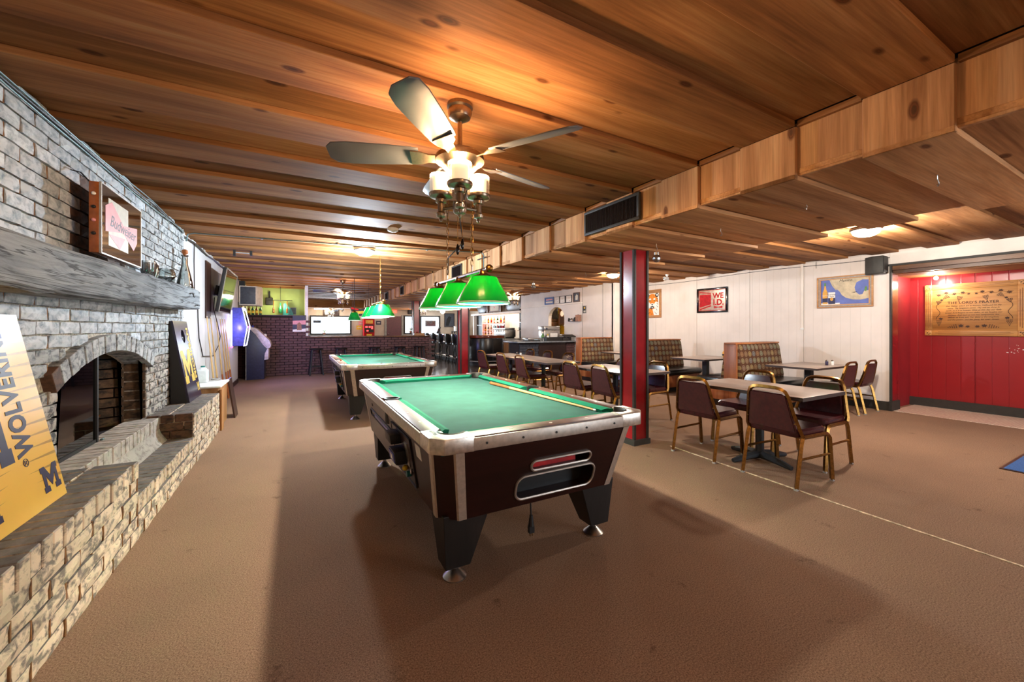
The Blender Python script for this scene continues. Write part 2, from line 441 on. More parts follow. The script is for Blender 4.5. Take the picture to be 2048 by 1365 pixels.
M['cream'] = plain('cream_print', (206,204,190), .5, var=.05)
M['ink'] = plain('grey_ink', (70,78,92), .5)
M['print_black'] = plain('black_print', (8,8,9), .5)
M['print_white'] = plain('white_print', (235,232,226), .6, var=.03)
M['print_red'] = plain('red_print', (172,20,28), .6, spec=.2)
M['bronze_mirror'] = plain('tinted_sign_mirror', (142,126,112), .28, .6)
M['print_orange'] = plain('orange_print', (226,130,36), .6)
M['print_blue'] = plain('sea_blue_print', (96,110,176), .5, var=.08, scale=9)
M['print_land'] = plain('parchment_print', (190,176,148), .6, var=.1, scale=12)
M['print_yellow'] = plain('yellow_print', (226,190,52), .5)
M['print_amber'] = plain('amber_print', (214,156,40), .4)
M['print_sky'] = plain('blue_sign_print', (62,96,160), .5)
M['tan_frame'] = wood('tan_frame', (180,124,74), (206,152,98), (220,172,120), 'X', .5, .06, knots=False)
M['plaque'] = wood('carved_oak_plaque', (172,112,50), (202,142,72), (216,162,92), 'X', .45, .04, knots=False)
M['carve'] = plain('burnt_carving', (62,38,24), .8)
M['carve_soft'] = plain('shallow_carving', (132,84,42), .7)
M['wire_dark'] = plain('black_cable', (20,20,22), .5)
M['wire_teal'] = plain('grey_teal_conduit', (112,136,138), .35, .5)
M['bottle_clear'] = glass('bottle_glass', (236,240,236), .1)
M['bottle_amber'] = plain('amber_bottle', (120,64,20), .15)
M['bottle_green'] = plain('green_bottle', (24,84,50), .15)
M['wood_bar'] = wood('glossy_bar_top', (84,30,12), (124,50,20), (150,72,32), 'X', .12, .05, knots=False)
M['leaf'] = plain('plant_leaf', (92,136,72), .6)
M['terracotta'] = plain('plant_pot', (150,110,90), .7)
M['blue_mat'] = plain('blue_mat_pile', (48,88,150), .95, var=.2, scale=90)
M['jug'] = plain('milky_jug', (214,222,220), .35, var=.04)
M['arcade_blue'] = plain('arcade_side_blue', (44,46,76), .45)
M['arcade_white'] = plain('arcade_white', (206,192,198), .4)
M['juke_blue'] = plain('jukebox_side_blue', (70,76,140), .3)
M['counter_top'] = plain('blue_grey_counter', (126,132,138), .3)
M['door_red'] = plain('far_red_door', (92,34,44), .45)
M['dark_brown'] = plain('dark_brown_panel', (52,32,26), .4)
M['sky_white'] = None
# ================================================================== the setting
LX, RX, SX0, SX1 = -1.2, 8.15, 2.54, 4.42        # brick wall, right wall, soffit faces
CZ, CZU, SZ, SZU = 2.47, 2.505, 2.165, 2.20      # lower and upper ceiling boards, soffit underside
fl = struct('floor', B().box(-3, 10, -3.3, 21, -.1, 0), M['carpet'])
part('carpet_seam', B().prism([(3.595,2.98),(3.612,2.98),(3.50,1.3),(3.462,.3),(3.448,.3),(3.484,1.3)], 0, .004, 'z'), M['seam'], fl)
b = B().box(2.1, 8.2, 8.9, 20, 0, .006)
part('bar_floor', b, M['vinyl'], fl)
part('tile_strip', B().box(8.17, 9.15, -2.2, 2.6, 0, .006), M['tile'], fl)

ce = struct('ceiling', B().box(-3, 10, -3.3, 21, 2.545, 2.65), M['dark_gap'])
BOARD = {}
def board(kind, x0, x1, y0, y1, z0, z1, m):
    dx, dy, dz = x1-x0, y1-y0, z1-z0
    key = (round(dx,3), round(dy,3), round(dz,3))
    if key not in BOARD: BOARD[key] = mesh(B().box(-dx/2, dx/2, -dy/2, dy/2, -dz/2, dz/2), .003, 1, False)
    return link('board', BOARD[key], m, ce, ((x0+x1)/2, (y0+y1)/2, (z0+z1)/2))
PER = .635
rng = random.Random(3)
for k in range(-5, 29):
    y = .594 + PER * k
    if y > 18.3: break
    w = .325
    # main ceiling: a lower board lapping a recessed one, between the brick wall and the soffit
    board('c', -1.30, SX0, y, y + w, CZ, CZ + .035, M['ceil'])
    board('c', -1.30, SX0, y + w - .03, y + PER + .03, CZU, CZU + .035, M['ceil_up'])
    # dining side
    e = rng.uniform(-.02, .03)
    board('c', SX1 - .35, 8.2, y, y + w, CZ, CZ + .035, M['ceil'])
    board('c', SX1 - .35, 8.2, y + w - .03, y + PER + .03, CZU, CZU + .035, M['ceil_up'])
    # soffit face and underside
    if y < 18:
        board('f', SX0, SX0 + .03, y, y + w, SZ, CZ, M['soffit_v'])
        board('f', SX0 + .035, SX0 + .065, y + w - .03, y + PER + .03, SZU - .012, CZ + .03, M['soffit_v'])
        board('u', SX0, SX1 + e, y, y + w, SZ, SZ + .03, M['soffit_h'])
        board('u', SX0 + .03, SX1 - .07 + e, y + w - .03, y + PER + .03, SZU, SZU + .03, M['soffit_h'])
        link('filler_strip', mesh(B().box(-.012, .012, -.148, .148, -.016, .016), 0, 1, False) if k == -5 else bpy.data.objects['filler_strip'].data,
             M['filler'], ce, (SX0 + .022, y + w + .155, CZ + .017))
part('soffit_core', B().box(SX0 + .066, SX1 - .1, -3.2, 18.2, SZU + .031, 2.545), M['dark_gap'], ce)
# lower ceiling beam at the far end and far ceiling
part('far_header', B().box(-1.3, 8.2, 18.35, 18.6, 2.14, 2.545), M['soffit_h'], ce)
part('far_ceiling', B().box(-1.3, 8.2, 18.6, 20, 2.2, 2.24), M['white_front'], ce)
# alcove header: white band, dark rail, brown mouldings
al = struct('trim_1', B().box(8.15, 8.27, -3.2, 2.60, 2.29, 2.545), M['white_front'])
part('dark_rail', B().box(8.13, 8.28, -3.2, 2.62, 2.262, 2.292), M['charcoal'], al)
part('moulding', B().box(8.16, 8.34, -3.2, 2.60, 2.20, 2.262), M['brown_trim'], al)
part('moulding', B().box(8.22, 8.42, -3.2, 2.60, 2.15, 2.20), M['brown_trim'], al)
part('alcove_ceiling', B().box(8.3, 9.3, -3.2, 2.72, 2.14, 2.16), M['filler'], al)

# right wall in separate panels; the far end steps forward
wr = struct('wall_right', B().box(8.19, 8.3, 2.62, 8.2, 0, 2.545), M['white_front'])
ys = [2.60, 3.80, 4.78, 6.0, 7.2, 8.15]
for i in range(5):
    part('panel', B().box(-.02, .02, ys[i] + .003, ys[i+1] - .003, .135, 2.5), M['white_panel'], wr, .002, loc=(8.17, 0, 0), smooth=False)
bs = struct('baseboard_right', B().box(8.125, 8.15, 2.58, 8.1, 0, .14), M['charcoal'])
part('corner_block', B().box(8.11, 8.42, 2.565, 2.605, 0, .15), M['charcoal'], bs)
jm = struct('trim_2', B().box(8.165, 8.42, 2.59, 2.64, .14, 2.16), M['red_paint'])
part('corner_bead', B().box(8.122, 8.16, 2.575, 2.60, .14, 2.28), M['charcoal'], jm)
# red alcove wall
wd = struct('wall_alcove', B().box(9.18, 9.3, -3.2, 2.75, 0, 2.5), M['red_paint'])
ys = [-3.2, -1.3, -.1, 1.12, 1.93, 2.72]
for i in range(5):
    part('panel', B().box(-.02, .02, ys[i] + .002, ys[i+1] - .002, .13, 2.14), M['red_panel'], wd, .002, loc=(9.17, 0, 0), smooth=False)
struct('baseboard_alcove', B().box(9.12, 9.15, -3.2, 2.7, 0, .14), M['charcoal'])
struct('wall_alcove_end', B().box(8.40, 9.3, 2.66, 2.80, 0, 2.5), M['red_flat'])
# jog and the wall with the arch
struct('wall_step', B().box(7.27, 8.25, 7.75, 7.87, 0, 2.545), M['white_front'])
AX = 7.27
arch = [(9.97, 0), (9.97, 1.60)] + [(10.40 + .43 * math.cos(t), 1.60 + .36 * math.sin(t)) for t in [PI * k / 10 for k in range(1, 10)]][::1]
arch = [(9.97, 0)] + [(10.41 - .44 * math.cos(PI * k / 12), 1.60 + .36 * math.sin(PI * k / 12)) for k in range(13)] + [(10.85, 0)]
poly = [(7.8, 0)] + arch + [(12.66, 0), (12.66, 2.545), (7.8, 2.545)]
wa = struct('wall_bar', B().prism(poly, AX, AX + .12, 'x'), M['white_panel'])
part('ledge', B().box(AX - .05, AX, 9.08, 12.66, 2.01, 2.04), M['white_front'], wa)
for y in (8.21, 9.08):
    part('batten', B().box(AX - .008, AX, y - .006, y + .006, .9, 2.47), M['light_trim'], wa)
part('corner_board', B().box(AX - .02, AX + .14, 7.73, 7.80, 0, 2.5), M['white_front'], wa)
# room seen through the arch
struct('wall_kitchen', B().box(8.5, 8.6, 8.2, 13, 0, 2.5), M['print_yellow'])
# far wall with two window openings and a door
FY = 19.95
fw = B()
def wallseg(x0, x1, z0, z1): fw.box(x0, x1, FY, FY + .15, z0, z1)
wallseg(-3, .56, 0, 2.545); wallseg(.56, 2.19, 0, 1.04); wallseg(.56, 2.19, 1.80, 2.545); wallseg(2.19, 4.74, 0, 2.545)
wallseg(4.74, 5.2, 0, 1.04); wallseg(4.74, 5.2, 1.86, 2.545); wallseg(5.2, 5.56, 0, 2.545); wallseg(5.56, 6.5, 0, 1.04); wallseg(5.56, 6.5, 1.86, 2.545); wallseg(6.5, 10, 0, 2.545)
struct('wall_far', fw, M['far_wall'])
for i, (x0, x1, z0, z1) in enumerate([(.56, 2.19, 1.04, 1.80), (4.74, 5.2, 1.04, 1.86), (5.56, 6.5, 1.04, 1.86)]):
    w = struct('window_%d' % (i + 1), frame(x0 - .06, x1 + .06, z0 - .06, z1 + .06, .07, 0, .06), M['charcoal'])
    w.location = (0, FY - .03, 0); w.rotation_euler = ROT_FRONT
    part('pane', B().box(x0, x1, z0, z1, .01, .016), M['pane'], w)
part('window_sill', B().box(.4, 2.3, FY - .18, FY, .94, .985), M['counter_top'], bpy.data.objects['wall_far'])
d = struct('door_1', B().box(3.86, 4.56, FY - .05, FY - .002, 0, 1.87), M['door_red'])
part('door_frame', B().box(3.76, 3.85, FY - .07, FY - .002, 0, 1.92).box(4.57, 4.66, FY - .07, FY - .002, 0, 1.92), M['light_trim'], d)
part('door_handle', B().ball((3.93, FY - .08, .98), .03), M['chrome'], d)
# left wall beyond the fireplace
wl2 = struct('wall_left_rear', B().box(-1.36, -1.255, 6.1, 11.35, 0, 2.545).box(-1.36, -1.255, 11.35, 12.45, 1.93, 2.545).box(-1.36, -1.255, 12.45, 13.75, 0, 2.545), M['white_front'])
ys = [6.10, 7.2, 8.3, 9.4, 10.35, 11.35]
for i in range(5):
    part('panel', B().box(-.01, .01, ys[i] + .002, ys[i+1] - .002, .1, 2.49), M['white_panel_left'], wl2, .002, loc=(-1.245, 0, 0), smooth=False)
struct('baseboard_left', B().box(-1.235, -1.22, 6.1, 11.35, 0, .10), M['dark_brown'])
struct('wall_passage', B().box(-2.6, -2.5, 11, 13, 0, 2.545).box(-2.6, -1.36, 11.0, 11.1, 0, 2.545), M['brick_far'])
# green back room and its end post
struct('wall_green', B().box(-1.3, .24, 13.6, 13.72, 0, 2.545), M['green_paint'])
wp = struct('wall_partition', B().box(.20, .27, 12.42, 13.6, 1.05, 2.545), M['white'])
struct('wall_back', B().box(-3, 10, -3.3, -3.2, 0, 2.545), M['white_front'])
struct('wall_right_outer', B().box(9.3, 9.4, -3.3, 20.1, 0, 2.545).box(8.3, 8.4, 13, 20, 0, 2.545), M['white_front'])
struct('wall_left_outer', B().box(-3.1, -3, -3.3, 20.1, 0, 2.545), M['white_front'])
struct('wall_back_bar', B().box(8.15, 8.2, 12.6, 20, 0, 2.545), M['far_wall'])

# ---------------- brick wall with the fireplace
FY0, FY1, FYC = 3.21, 4.725, 3.967       # fireplace opening
ARC_R, ARC_Z = 1.871, -.737
def arc_half(z, r):                      # half width of the arch at height z
    q = r * r - (z - ARC_Z) ** 2
    return math.sqrt(q) if q > 0 else 0
ow = .985
poly = [(-3.2, 0), (FY0, 0), (FY0, .975)] + [(FYC + ARC_R * math.sin(t), ARC_Z + ARC_R * math.cos(t)) for t in [R(-23.9 + 47.8 * k / 12) for k in range(13)]] + [(FY1, .975), (FY1, 0), (6.1, 0), (6.1, 2.545), (-3.2, 2.545)]
wl = struct('wall_left', B().prism(poly, -1.36, -1.222, 'x'), M['mortar'])
def brick_mesh(L, H, D, seed, rough=.003, axis='x'):
    """a brick lying along y whose +x face is uneven; origin at its middle, back at x=-D/2"""
    g = random.Random(seed); b = B(); NY, NZ = 4, 2
    fr = [[(D/2 + g.uniform(-rough, rough) - (.004 if i in (0, NY) or j in (0, NZ) else 0),
            -L/2 + L*i/NY + (g.uniform(-.003,.003) if 0 < i < NY else 0) + (g.uniform(-.003,.003) if i in (0, NY) else 0), -H/2 + H*j/NZ + g.uniform(-.003,.003)) for i in range(NY+1)] for j in range(NZ+1)]
    vs = [p for r in fr for p in r]; fs = []
    for j in range(NZ):
        for i in range(NY):
            a = j*(NY+1)+i; fs.append((a, a+1, a+NY+2, a+NY+1))
    n = len(vs)
    ring = [0, NY, NZ*(NY+1)+NY, NZ*(NY+1)]
    vs += [(-D/2, vs[i][1], vs[i][2]) for i in ring]
    bot = list(range(0, NY+1)); rt = [j*(NY+1)+NY for j in range(NZ+1)]; top = [NZ*(NY+1)+i for i in range(NY, -1, -1)]; lf = [j*(NY+1) for j in range(NZ, -1, -1)]
    fs += [tuple(bot[::-1]) + (n, n+1), tuple(rt[::-1]) + (n+1, n+2), tuple(top[::-1]) + (n+2, n+3), tuple(lf[::-1]) + (n+3, n), (n, n+3, n+2, n+1)]
    b.add(vs, fs); return mesh(b, 0, 1, False)
PZ, PY = .0775, .245
BRK = [brick_mesh(.234, .067, .05, s) for s in range(6)]
wall_bricks = []
row = 0; z = .02
while z < 2.46:
    zc = z + PZ/2
    y = .3 + (PY/2 if row % 2 else 0)
    while y < 6.1:
        y0, y1 = y + .0055, y + PY - .0055
        segs = [(y0, min(y1, 6.09))]
        if zc < 1.30:
            h = (FY1-FY0)/2 + .003 if zc < ow else arc_half(zc, ARC_R + .125)
            a, c = FYC - h, FYC + h
            if h > 0:
                out = []
                for s0, s1 in segs:
                    if s1 <= a or s0 >= c: out.append((s0, s1))
                    else:
                        if s0 < a: out.append((s0, a))
                        if s1 > c: out.append((c, s1))
                segs = out
        for s0, s1 in segs:
            if s1 - s0 > .03: wall_bricks.append((s0, s1, zc))
        y += PY
    z += PZ; row += 1
def brick_rank(t):
    y = (t[0]+t[1])/2
    hid = (1.46 < t[2] < 1.68 and y < 5.8) or (t[2] < .45 and not 3.2 < y < 4.73) or t[2] < .28 or y < 2.45 or (y < 2.85 and t[2] < 1.3)
    return (hid, y)
wall_bricks.sort(key=brick_rank)
rest = B()
def brick_paint(y, z):
    if z < 1.0: return M['brick_worn']
    if z < 1.15 or (z < 1.5 and y > 4.6) or y > 4.7: return M['brick_grey']
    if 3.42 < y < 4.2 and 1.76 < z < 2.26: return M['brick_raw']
    return M['brick_white']
g = random.Random(11)
for i, (y0, y1, zc) in enumerate(wall_bricks):
    L = y1 - y0; yc = (y0+y1)/2
    if i < 300:
        full = abs(L - .234) < .004
        me = g.choice(BRK) if full else brick_mesh(L, .067, .05, i)
        o = link('brick', me, None, wl, (LX - .02 + g.uniform(-.003, .003), yc, zc), (R(g.uniform(-.5,.5)), 0, R(g.uniform(-.5,.5))))
        if me.materials:
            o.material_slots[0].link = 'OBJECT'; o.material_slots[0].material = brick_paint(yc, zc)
        else:
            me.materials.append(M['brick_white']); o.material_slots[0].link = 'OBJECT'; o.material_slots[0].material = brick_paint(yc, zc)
    elif y1 > 1.2:
        x = LX + g.uniform(-.003, .003)
        rest.box(x - .05, x, y0, y1, zc - .033, zc + .033)
jb = B()
for y0, y1, zc in wall_bricks:
    if y1 > 1.5 and zc < 2.45 and y1 < 6.05 and (y1 < FY0 - .02 or y1 > FY1 + .02 or zc > 1.3): jb.box(LX - .026, LX - .002, y1, y1 + .011, zc - .034, zc + .034)
part('vertical_joints', jb, M['joint'], wl, smooth=False)['kind'] = 'stuff'
o = part('brick_field', rest, M['brick_worn'], wl, smooth=False); o['kind'] = 'stuff'
# return of the brick wall at its far end
part('wall_end', B().box(-1.36, -1.215, 6.06, 6.10, 0, 2.5), M['brick_white'], wl)
# wires along the top of the wall
for dz, dx, r, m in ((-.03, .022, .006, 'wire_dark'), (-.045, .014, .005, 'wire_teal'), (-.018, .03, .005, 'wire_teal')):
    part('cable', B().tube([(LX + dx + .012*math.sin(y*2.1 + dz*80), y, CZ + dz + .008*math.sin(y*3.3 + dz*100)) for y in [2.0 + .25*k for k in range(17)]], r, 6), M[m], wl)
part('cable', B().tube([(-1.215 + .01*math.sin(y*3), y, CZ - .03 - .02*abs(math.sin(y*2.3))) for y in [6.1 + .3*k for k in range(18)]], .012, 6), M['wire_dark'], wl2)
part('cable', B().tube([(-1.22, 6.75 + .02*math.sin(z*5), z) for z in [2.45, 2.2, 1.9, 1.7]] + [(-1.21, 6.8, 1.66)], .006, 6), M['wire_dark'], wl2)
for y in (4.0, 4.75, 2.9):
    pass
# ================================================================== fireplace, hearth and what stands on them
fp = thing('fireplace', 'arched fireplace opening with sooty firebricks and one smoked glass panel', 'fireplace', (-1.2, FYC, 0))
def fpart(name, b, m, **k): return part(name, b, m, fp, loc=(1.2, -FYC, 0), **k)
# rowlock arch
NA = 18
t0, t1 = R(-26.5), R(26.5)
for k in range(NA):
    a0 = t0 + (t1 - t0) * k / NA + .0025; a1 = t0 + (t1 - t0) * (k + 1) / NA - .0025
    q = [(FYC + r * math.sin(a), ARC_Z + r * math.cos(a)) for r, a in ((ARC_R - .004, a0), (ARC_R - .004, a1), (ARC_R + .118, a1), (ARC_R + .118, a0))]
    fpart('arch_brick', B().prism(q, -1.34, -1.170 + random.uniform(-.004, .004), 'x'), M['brick_raw'] if k == 0 else M['brick_grey'], bev=.003, smooth=False, seg=1)
# firebox shell and its bricks
fb = B().box(-1.92, -1.88, FY0 - .15, FY1 + .15, .1, 1.5).box(-1.9, -1.36, FY1 + .06, FY1 + .15, .1, 1.5).box(-1.9, -1.36, FY0 - .15, FY0 - .06, .1, 1.5).box(-1.92, -1.3, FY0 - .15, FY1 + .15, 1.22, 1.5).box(-1.92, -1.30, FY0 - .15, FY1 + .15, .3, .44)
fpart('firebox_shell', fb, M['mortar_far'], smooth=False)
for j in range(9):
    z0 = .44 + j * .084
    y = FY0 - .06 + (-.12 if j % 2 else 0)
    while y < FY1 + .06:
        a, c = max(y, FY0 - .055) + .006, min(y + .24, FY1 + .055) - .006
        if c - a > .04: fpart('firebrick', B().box(-1.89, -1.862 + random.uniform(-.004,.004), a, c, z0 + .005, z0 + .076), M['brick_soot'], smooth=False)
        y += .24
    es = [-1.865, -1.625, -1.40, -1.342] if j % 2 else [-1.865, -1.745, -1.51, -1.342]
    for x0, x1 in zip(es, es[1:]):
        bq = B(); bq.M = Matrix.Translation((-1.342, FY1 - .012, 0)) @ Matrix.Rotation(R(28), 4, 'Z'); bq.box((x0 + 1.342)*1.14 + .005, (x1 + 1.342)*1.14 - .005, 0, .05, z0 + .005, z0 + .076)
        fpart('firebrick', bq, M['brick_soot'], smooth=False)
# jamb bricks (thickness of the wall at the right of the opening)
for j in range(6):
    fpart('jamb_brick', B().box(-1.345, -1.205, FY1 - .012, FY1 + .02, .49 + j*.084, .562 + j*.084), M['brick_soot'], smooth=False)
# ledge of bricks on edge in front of the opening
ny = 20
for k in range(ny):
    y0 = FY0 - .02 + (FY1 - FY0 + .04) * k / ny
    fpart('ledge_brick', B().box(-1.32, -1.10 + random.uniform(-.004,.004), y0 + .003, y0 + (FY1 - FY0 + .04) / ny - .003, .375, .485 + random.uniform(-.002,.002)), M['brick_ledge'], bev=.004, smooth=False, seg=1)
fpart('ledge_base', B().prism([(-1.34, .2), (-1.04, .2), (-1.045, .275), (-1.09, .345), (-1.097, .38), (-1.34, .38)], FY0, FY1, 'y'), M['brick_ledge'])
# smoked glass panel with a dark frame, the left one of a pair
gd = fpart('glass_door', B().box(-1.262, -1.256, 3.24, 3.88, .50, .50 + .60), M['smoked'])
# follow the arch at the top
me = mesh(B().prism([(3.25, .505), (3.88, .505), (3.88, 1.115), (3.72, 1.09), (3.55, 1.05), (3.40, 1.0), (3.25, .95)], -1.262, -1.256, 'x')); me.materials.append(M['smoked']); gd.data = me
part('glass_frame', B().box(-1.275, -1.245, 3.235, 3.255, .486, .97).box(-1.275, -1.245, 3.87, 3.892, .486, 1.125).box(-1.268, -1.25, 3.25, 3.88, .486, .508), M['black'], gd)
part('hinge_screw', B().cyl((-1.24, 3.92, .492), (-1.24, 3.95, .492), .008), M['wire_teal'], gd)
lg = B().box(-1.62, -1.46, 3.42, 3.86, .445, .56)
o = part('concrete_block', lg, M['light_trim'], None, .01); tag(o, 'pale concrete block lying in the firebox behind the smoked glass', 'block')
sc = thing('twigs', 'few thin dry twigs lying in the firebox on the right', 'twigs', (-1.55, 4.45, .445))
for k in range(6):
    a = random.uniform(0, 6); part('twig', B().tube([(0, 0, .01), (.06*math.cos(a), .06*math.sin(a), .03+.02*k*.5), (.13*math.cos(a+.4), .13*math.sin(a+.4), .03 + .02*k)], .004, 5), M['cue_butt'], sc)

HX = -.85
he = thing('hearth', 'stepped brick hearth bench along the fireplace wall, lower in the middle', 'hearth', (HX, 3.9, 0))
def hpart(name, b, m, **k): return part(name, b, m, he, loc=(-HX, -3.9, 0), **k)
hjoint = B()
hpart('core', B().box(-1.20, HX - .022, 1.6, 3.21, 0, .47).box(-1.20, HX - .022, 3.19, 4.72, 0, .255).box(-1.20, HX - .022, 4.72, 6.075, 0, .47), M['mortar_hearth'])
HB = [brick_mesh(.236, .070, .05, 20 + s, .0035) for s in range(6)]
TB = []
for s in range(5):
    g2 = random.Random(40 + s); bb = B()
    bb.box(-.1, .1 + g2.uniform(-.004,.004), -.0365, .0365, -.052, .052)
    me = mesh(bb, .005, 1, False)
    TB.append(me)
def hbrick(me, loc, mat, rot=(0,0,0), name='brick'):
    if not me.materials: me.materials.append(mat)
    o = link(name, me, None, he, (loc[0] - HX, loc[1] - 3.9, loc[2]), rot)
    o.material_slots[0].link = 'OBJECT'; o.material_slots[0].material = mat
    return o
g = random.Random(5)
for (ya, yb, top) in ((1.62, 3.21, .485), (3.21, 4.70, .27), (4.70, 6.09, .485)):
    n = int(round((yb - ya) / .078))
    for k in range(n):
        y = ya + (yb - ya) * (k + .5) / n
        hbrick(g.choice(TB), (HX - .10 + g.uniform(-.004,.004), y, top - .052 + g.uniform(-.002,.002)), M['brick_hearth'], (0, 0, R(g.uniform(-.6,.6))), 'brick_on_edge')
        if top > .4 or True:
            hbrick(g.choice(TB), (-1.128, y, top - .054 + g.uniform(-.002,.002)), M['brick_hearth'], (0, 0, R(g.uniform(-.5,.5))), 'brick_on_edge').scale = (.70, 1, 1)
courses = 5; hj = []
for j in range(courses):
    zc = .038 + j * .0762
    y = 1.62 - (.12 if j % 2 else 0)
    while y < 6.09:
        a, c = max(y, 1.62) + .004, min(y + .246, 6.09) - .004
        if zc > .16:      # above the middle step only the raised ends have courses
            if a < 3.21 < c: c = 3.205
            elif a < 4.70 < c: a = 4.705
            elif a >= 3.21 and c <= 4.70: y += .246; continue
        if c - a > .03:
            hj.append((c - .001, zc)); full = abs(c - a - .238) < .004
            me = g.choice(HB) if full else brick_mesh(c - a, .070, .05, int(a*100), .0035)
            hbrick(me, (HX - .025 + g.uniform(-.004,.004), (a + c)/2, zc), M['brick_hearth'])
        y += .246
for y0, zc in hj: hjoint.box(HX - .02, HX - .004, y0, y0 + .009, zc - .036, zc + .036)
hpart('vertical_joints', hjoint, M['joint'], smooth=False)['kind'] = 'stuff'
# end faces of the raised parts, towards the step and the room
for ye in (4.70,):
    for j in range(3):
        zc = .31 + j * .0762
        for x0, x1 in (((-1.19, -1.10), (-1.09, -1.0), (-.99, -.86)) if j == 2 else ((-1.19, -1.12), (-1.11, -.93), (-.92, -.86)) if j == 1 else ((-1.19, -1.03), (-1.02, -.86))):
            hpart('brick', B().box(x0, x1 - .002, ye - .012, ye + .03, zc - .035, zc + .034), M['brick_raw'], bev=.004, smooth=False, seg=1)

mt = thing('mantel_beam', 'weathered grey timber mantel beam with cracks above the fireplace', 'mantel', (-1.1, 3.6, 1.58))
bb = B(); n = 24
rings = []
for k in range(n + 1):
    y = 1.2 + 4.62 * k / n; q = random.Random(k)
    zt = 1.70 + .012 * (y - 3) + q.uniform(-.006, .006); zb = zt - .235 + q.uniform(-.008, .008); xf = -.995 + q.uniform(-.006, .006)
    rings.append([(-1.215, y, zb), (xf - .02, y, zb + q.uniform(0, .006)), (xf, y, zb + .02), (xf + q.uniform(-.004,.004), y, (zt + zb)/2), (xf, y, zt - .02), (xf - .02, y, zt), (-1.215, y, zt)])
bb.loft(rings)
part('timber', bb, M['mantel'], mt, loc=(1.1, -3.6, -1.58))
hk = B().tube([(-.985, 5.25, 1.66), (-.97, 5.27, 1.665), (-.97, 5.36, 1.665), (-.985, 5.38, 1.66)], .006, 6).tube([(-.97, 5.31, 1.665), (-.965, 5.31, 1.63), (-.955, 5.31, 1.625)], .005, 6)
part('iron_hook', hk, M['black'], mt, loc=(1.1, -3.6, -1.58))
part('iron_hook', B().tube([(-.985, 5.5, 1.55), (-.965, 5.5, 1.55), (-.965, 5.58, 1.55), (-.985, 5.58, 1.55)], .005, 6), M['black'], mt, loc=(1.1, -3.6, -1.58))

# glassware on the mantel
def mug(x, y, z, h, r, label):
    t = thing('glass_mug', label, 'mug', (x, y, z), group=None)
    part('bowl', B().lathe([(r*.8, 0), (r*.82, .01), (r*.95, h*.3), (r, h), (r - .005, h), (r*.9, h*.35), (r*.7, .03), (.001, .025)], 16), M['clear'], t)
    part('handle', B().tube([(0, -r*.9, h*.8), (0, -r*1.5, h*.78), (0, -r*1.55, h*.4), (0, -r*.9, h*.25)], .006, 6), M['clear'], t)
    return t
zt = 1.735
mug(-1.08, 4.32, zt - .012, .13, .055, 'clear glass mug on the mantel nearest the hanging beer sign')
mug(-1.10, 4.47, zt - .01, .13, .05, 'second clear glass mug on the mantel from the beer sign')
t = thing('glass_bowl', 'round clear glass bowl on the mantel between the mugs and the decanter', 'bowl', (-1.09, 4.85, zt - .005))
part('bowl', B().lathe([(.03, 0), (.035, .01), (.07, .05), (.072, .09), (.055, .125), (.05, .125), (.066, .09), (.064, .05), (.001, .02)], 18), M['clear'], t)
t = thing('decanter', 'tall cut glass decanter standing at the far end of the mantel', 'decanter', (-1.10, 5.62, zt))
part('body', B().lathe([(.075, 0), (.08, .02), (.045, .20), (.028, .27), (.026, .36), (.035, .37), (.032, .375), (.02, .36), (.02, .27), (.036, .2), (.07, .02), (.001, .015)], 18), M['clear'], t)
part('stopper', B().lathe([(.016, .36), (.02, .39), (.03, .40), (.028, .43), (.012, .44)], 12), M['oak'], t)
part('handle', B().tube([(0, .03, .34), (0, .075, .33), (0, .07, .24), (0, .04, .21)], .006, 6), M['clear'], t)

# beer sign, mirror front in a brown frame
sg = thing('beer_sign', 'mirrored beer sign with a pink bow tie emblem hanging over the mantel', 'sign', (-1.05, 3.65, 1.972), ROT_LEFT)
part('case', B().box(-.35, .35, -.215, .215, -.05, -.004), M['cue_butt'], sg, .004)
part('mirror_front', B().box(-.345, .345, -.21, .21, -.004, .004), M['mirror'], sg)
part('glass_edge', frame(-.35, .35, -.218, .218, .008, -.004, .007), M['alu'], sg)
part('cream_reflection', flat(rect(-.24, .09, -.15, .15), .0045, .0006), M['cream'], sg)  # cream rectangle paints a reflection onto the mirror
bow = [(-.29, .10), (-.20, .16), (-.02, .03), (.26, .05), (.30, -.12), (.20, -.17), (-.02, -.04), (-.27, -.02)]
bow = [(-.29, .09), (-.19, .135), (.0, .025), (.26, .06), (.26, -.05), (.19, -.115), (.0, -.025), (-.29, -.07)]
part('bow_tie', flat(bow, .0055, .0006), M['pink'], sg)
part('bow_knot', flat([(-.24, -.08), (.03, -.06), (-.06, -.15)], .0055, .0006), M['pink'], sg)
text('lettering', 'Budweiser', .105, M['ink'], sg, 0, 0, .0065, R(-3), shear=.3, ext=.0005)
for yy, m in ((.14, 'white'), (.06, 'black'), (-.02, 'pink'), (-.10, 'black')):
    part('rivet', B().ball((-.353, yy, -.027), .011, 8, 6), M[m], sg)
part('hanger', B().tube([(-.3, .2, -.045), (-.3, .27, -.10), (-.3, .28, -.155)], .004, 6).tube([(.3, .2, -.045), (.3, .27, -.10), (.3, .28, -.155)], .004, 6), M['wire_dark'], sg)

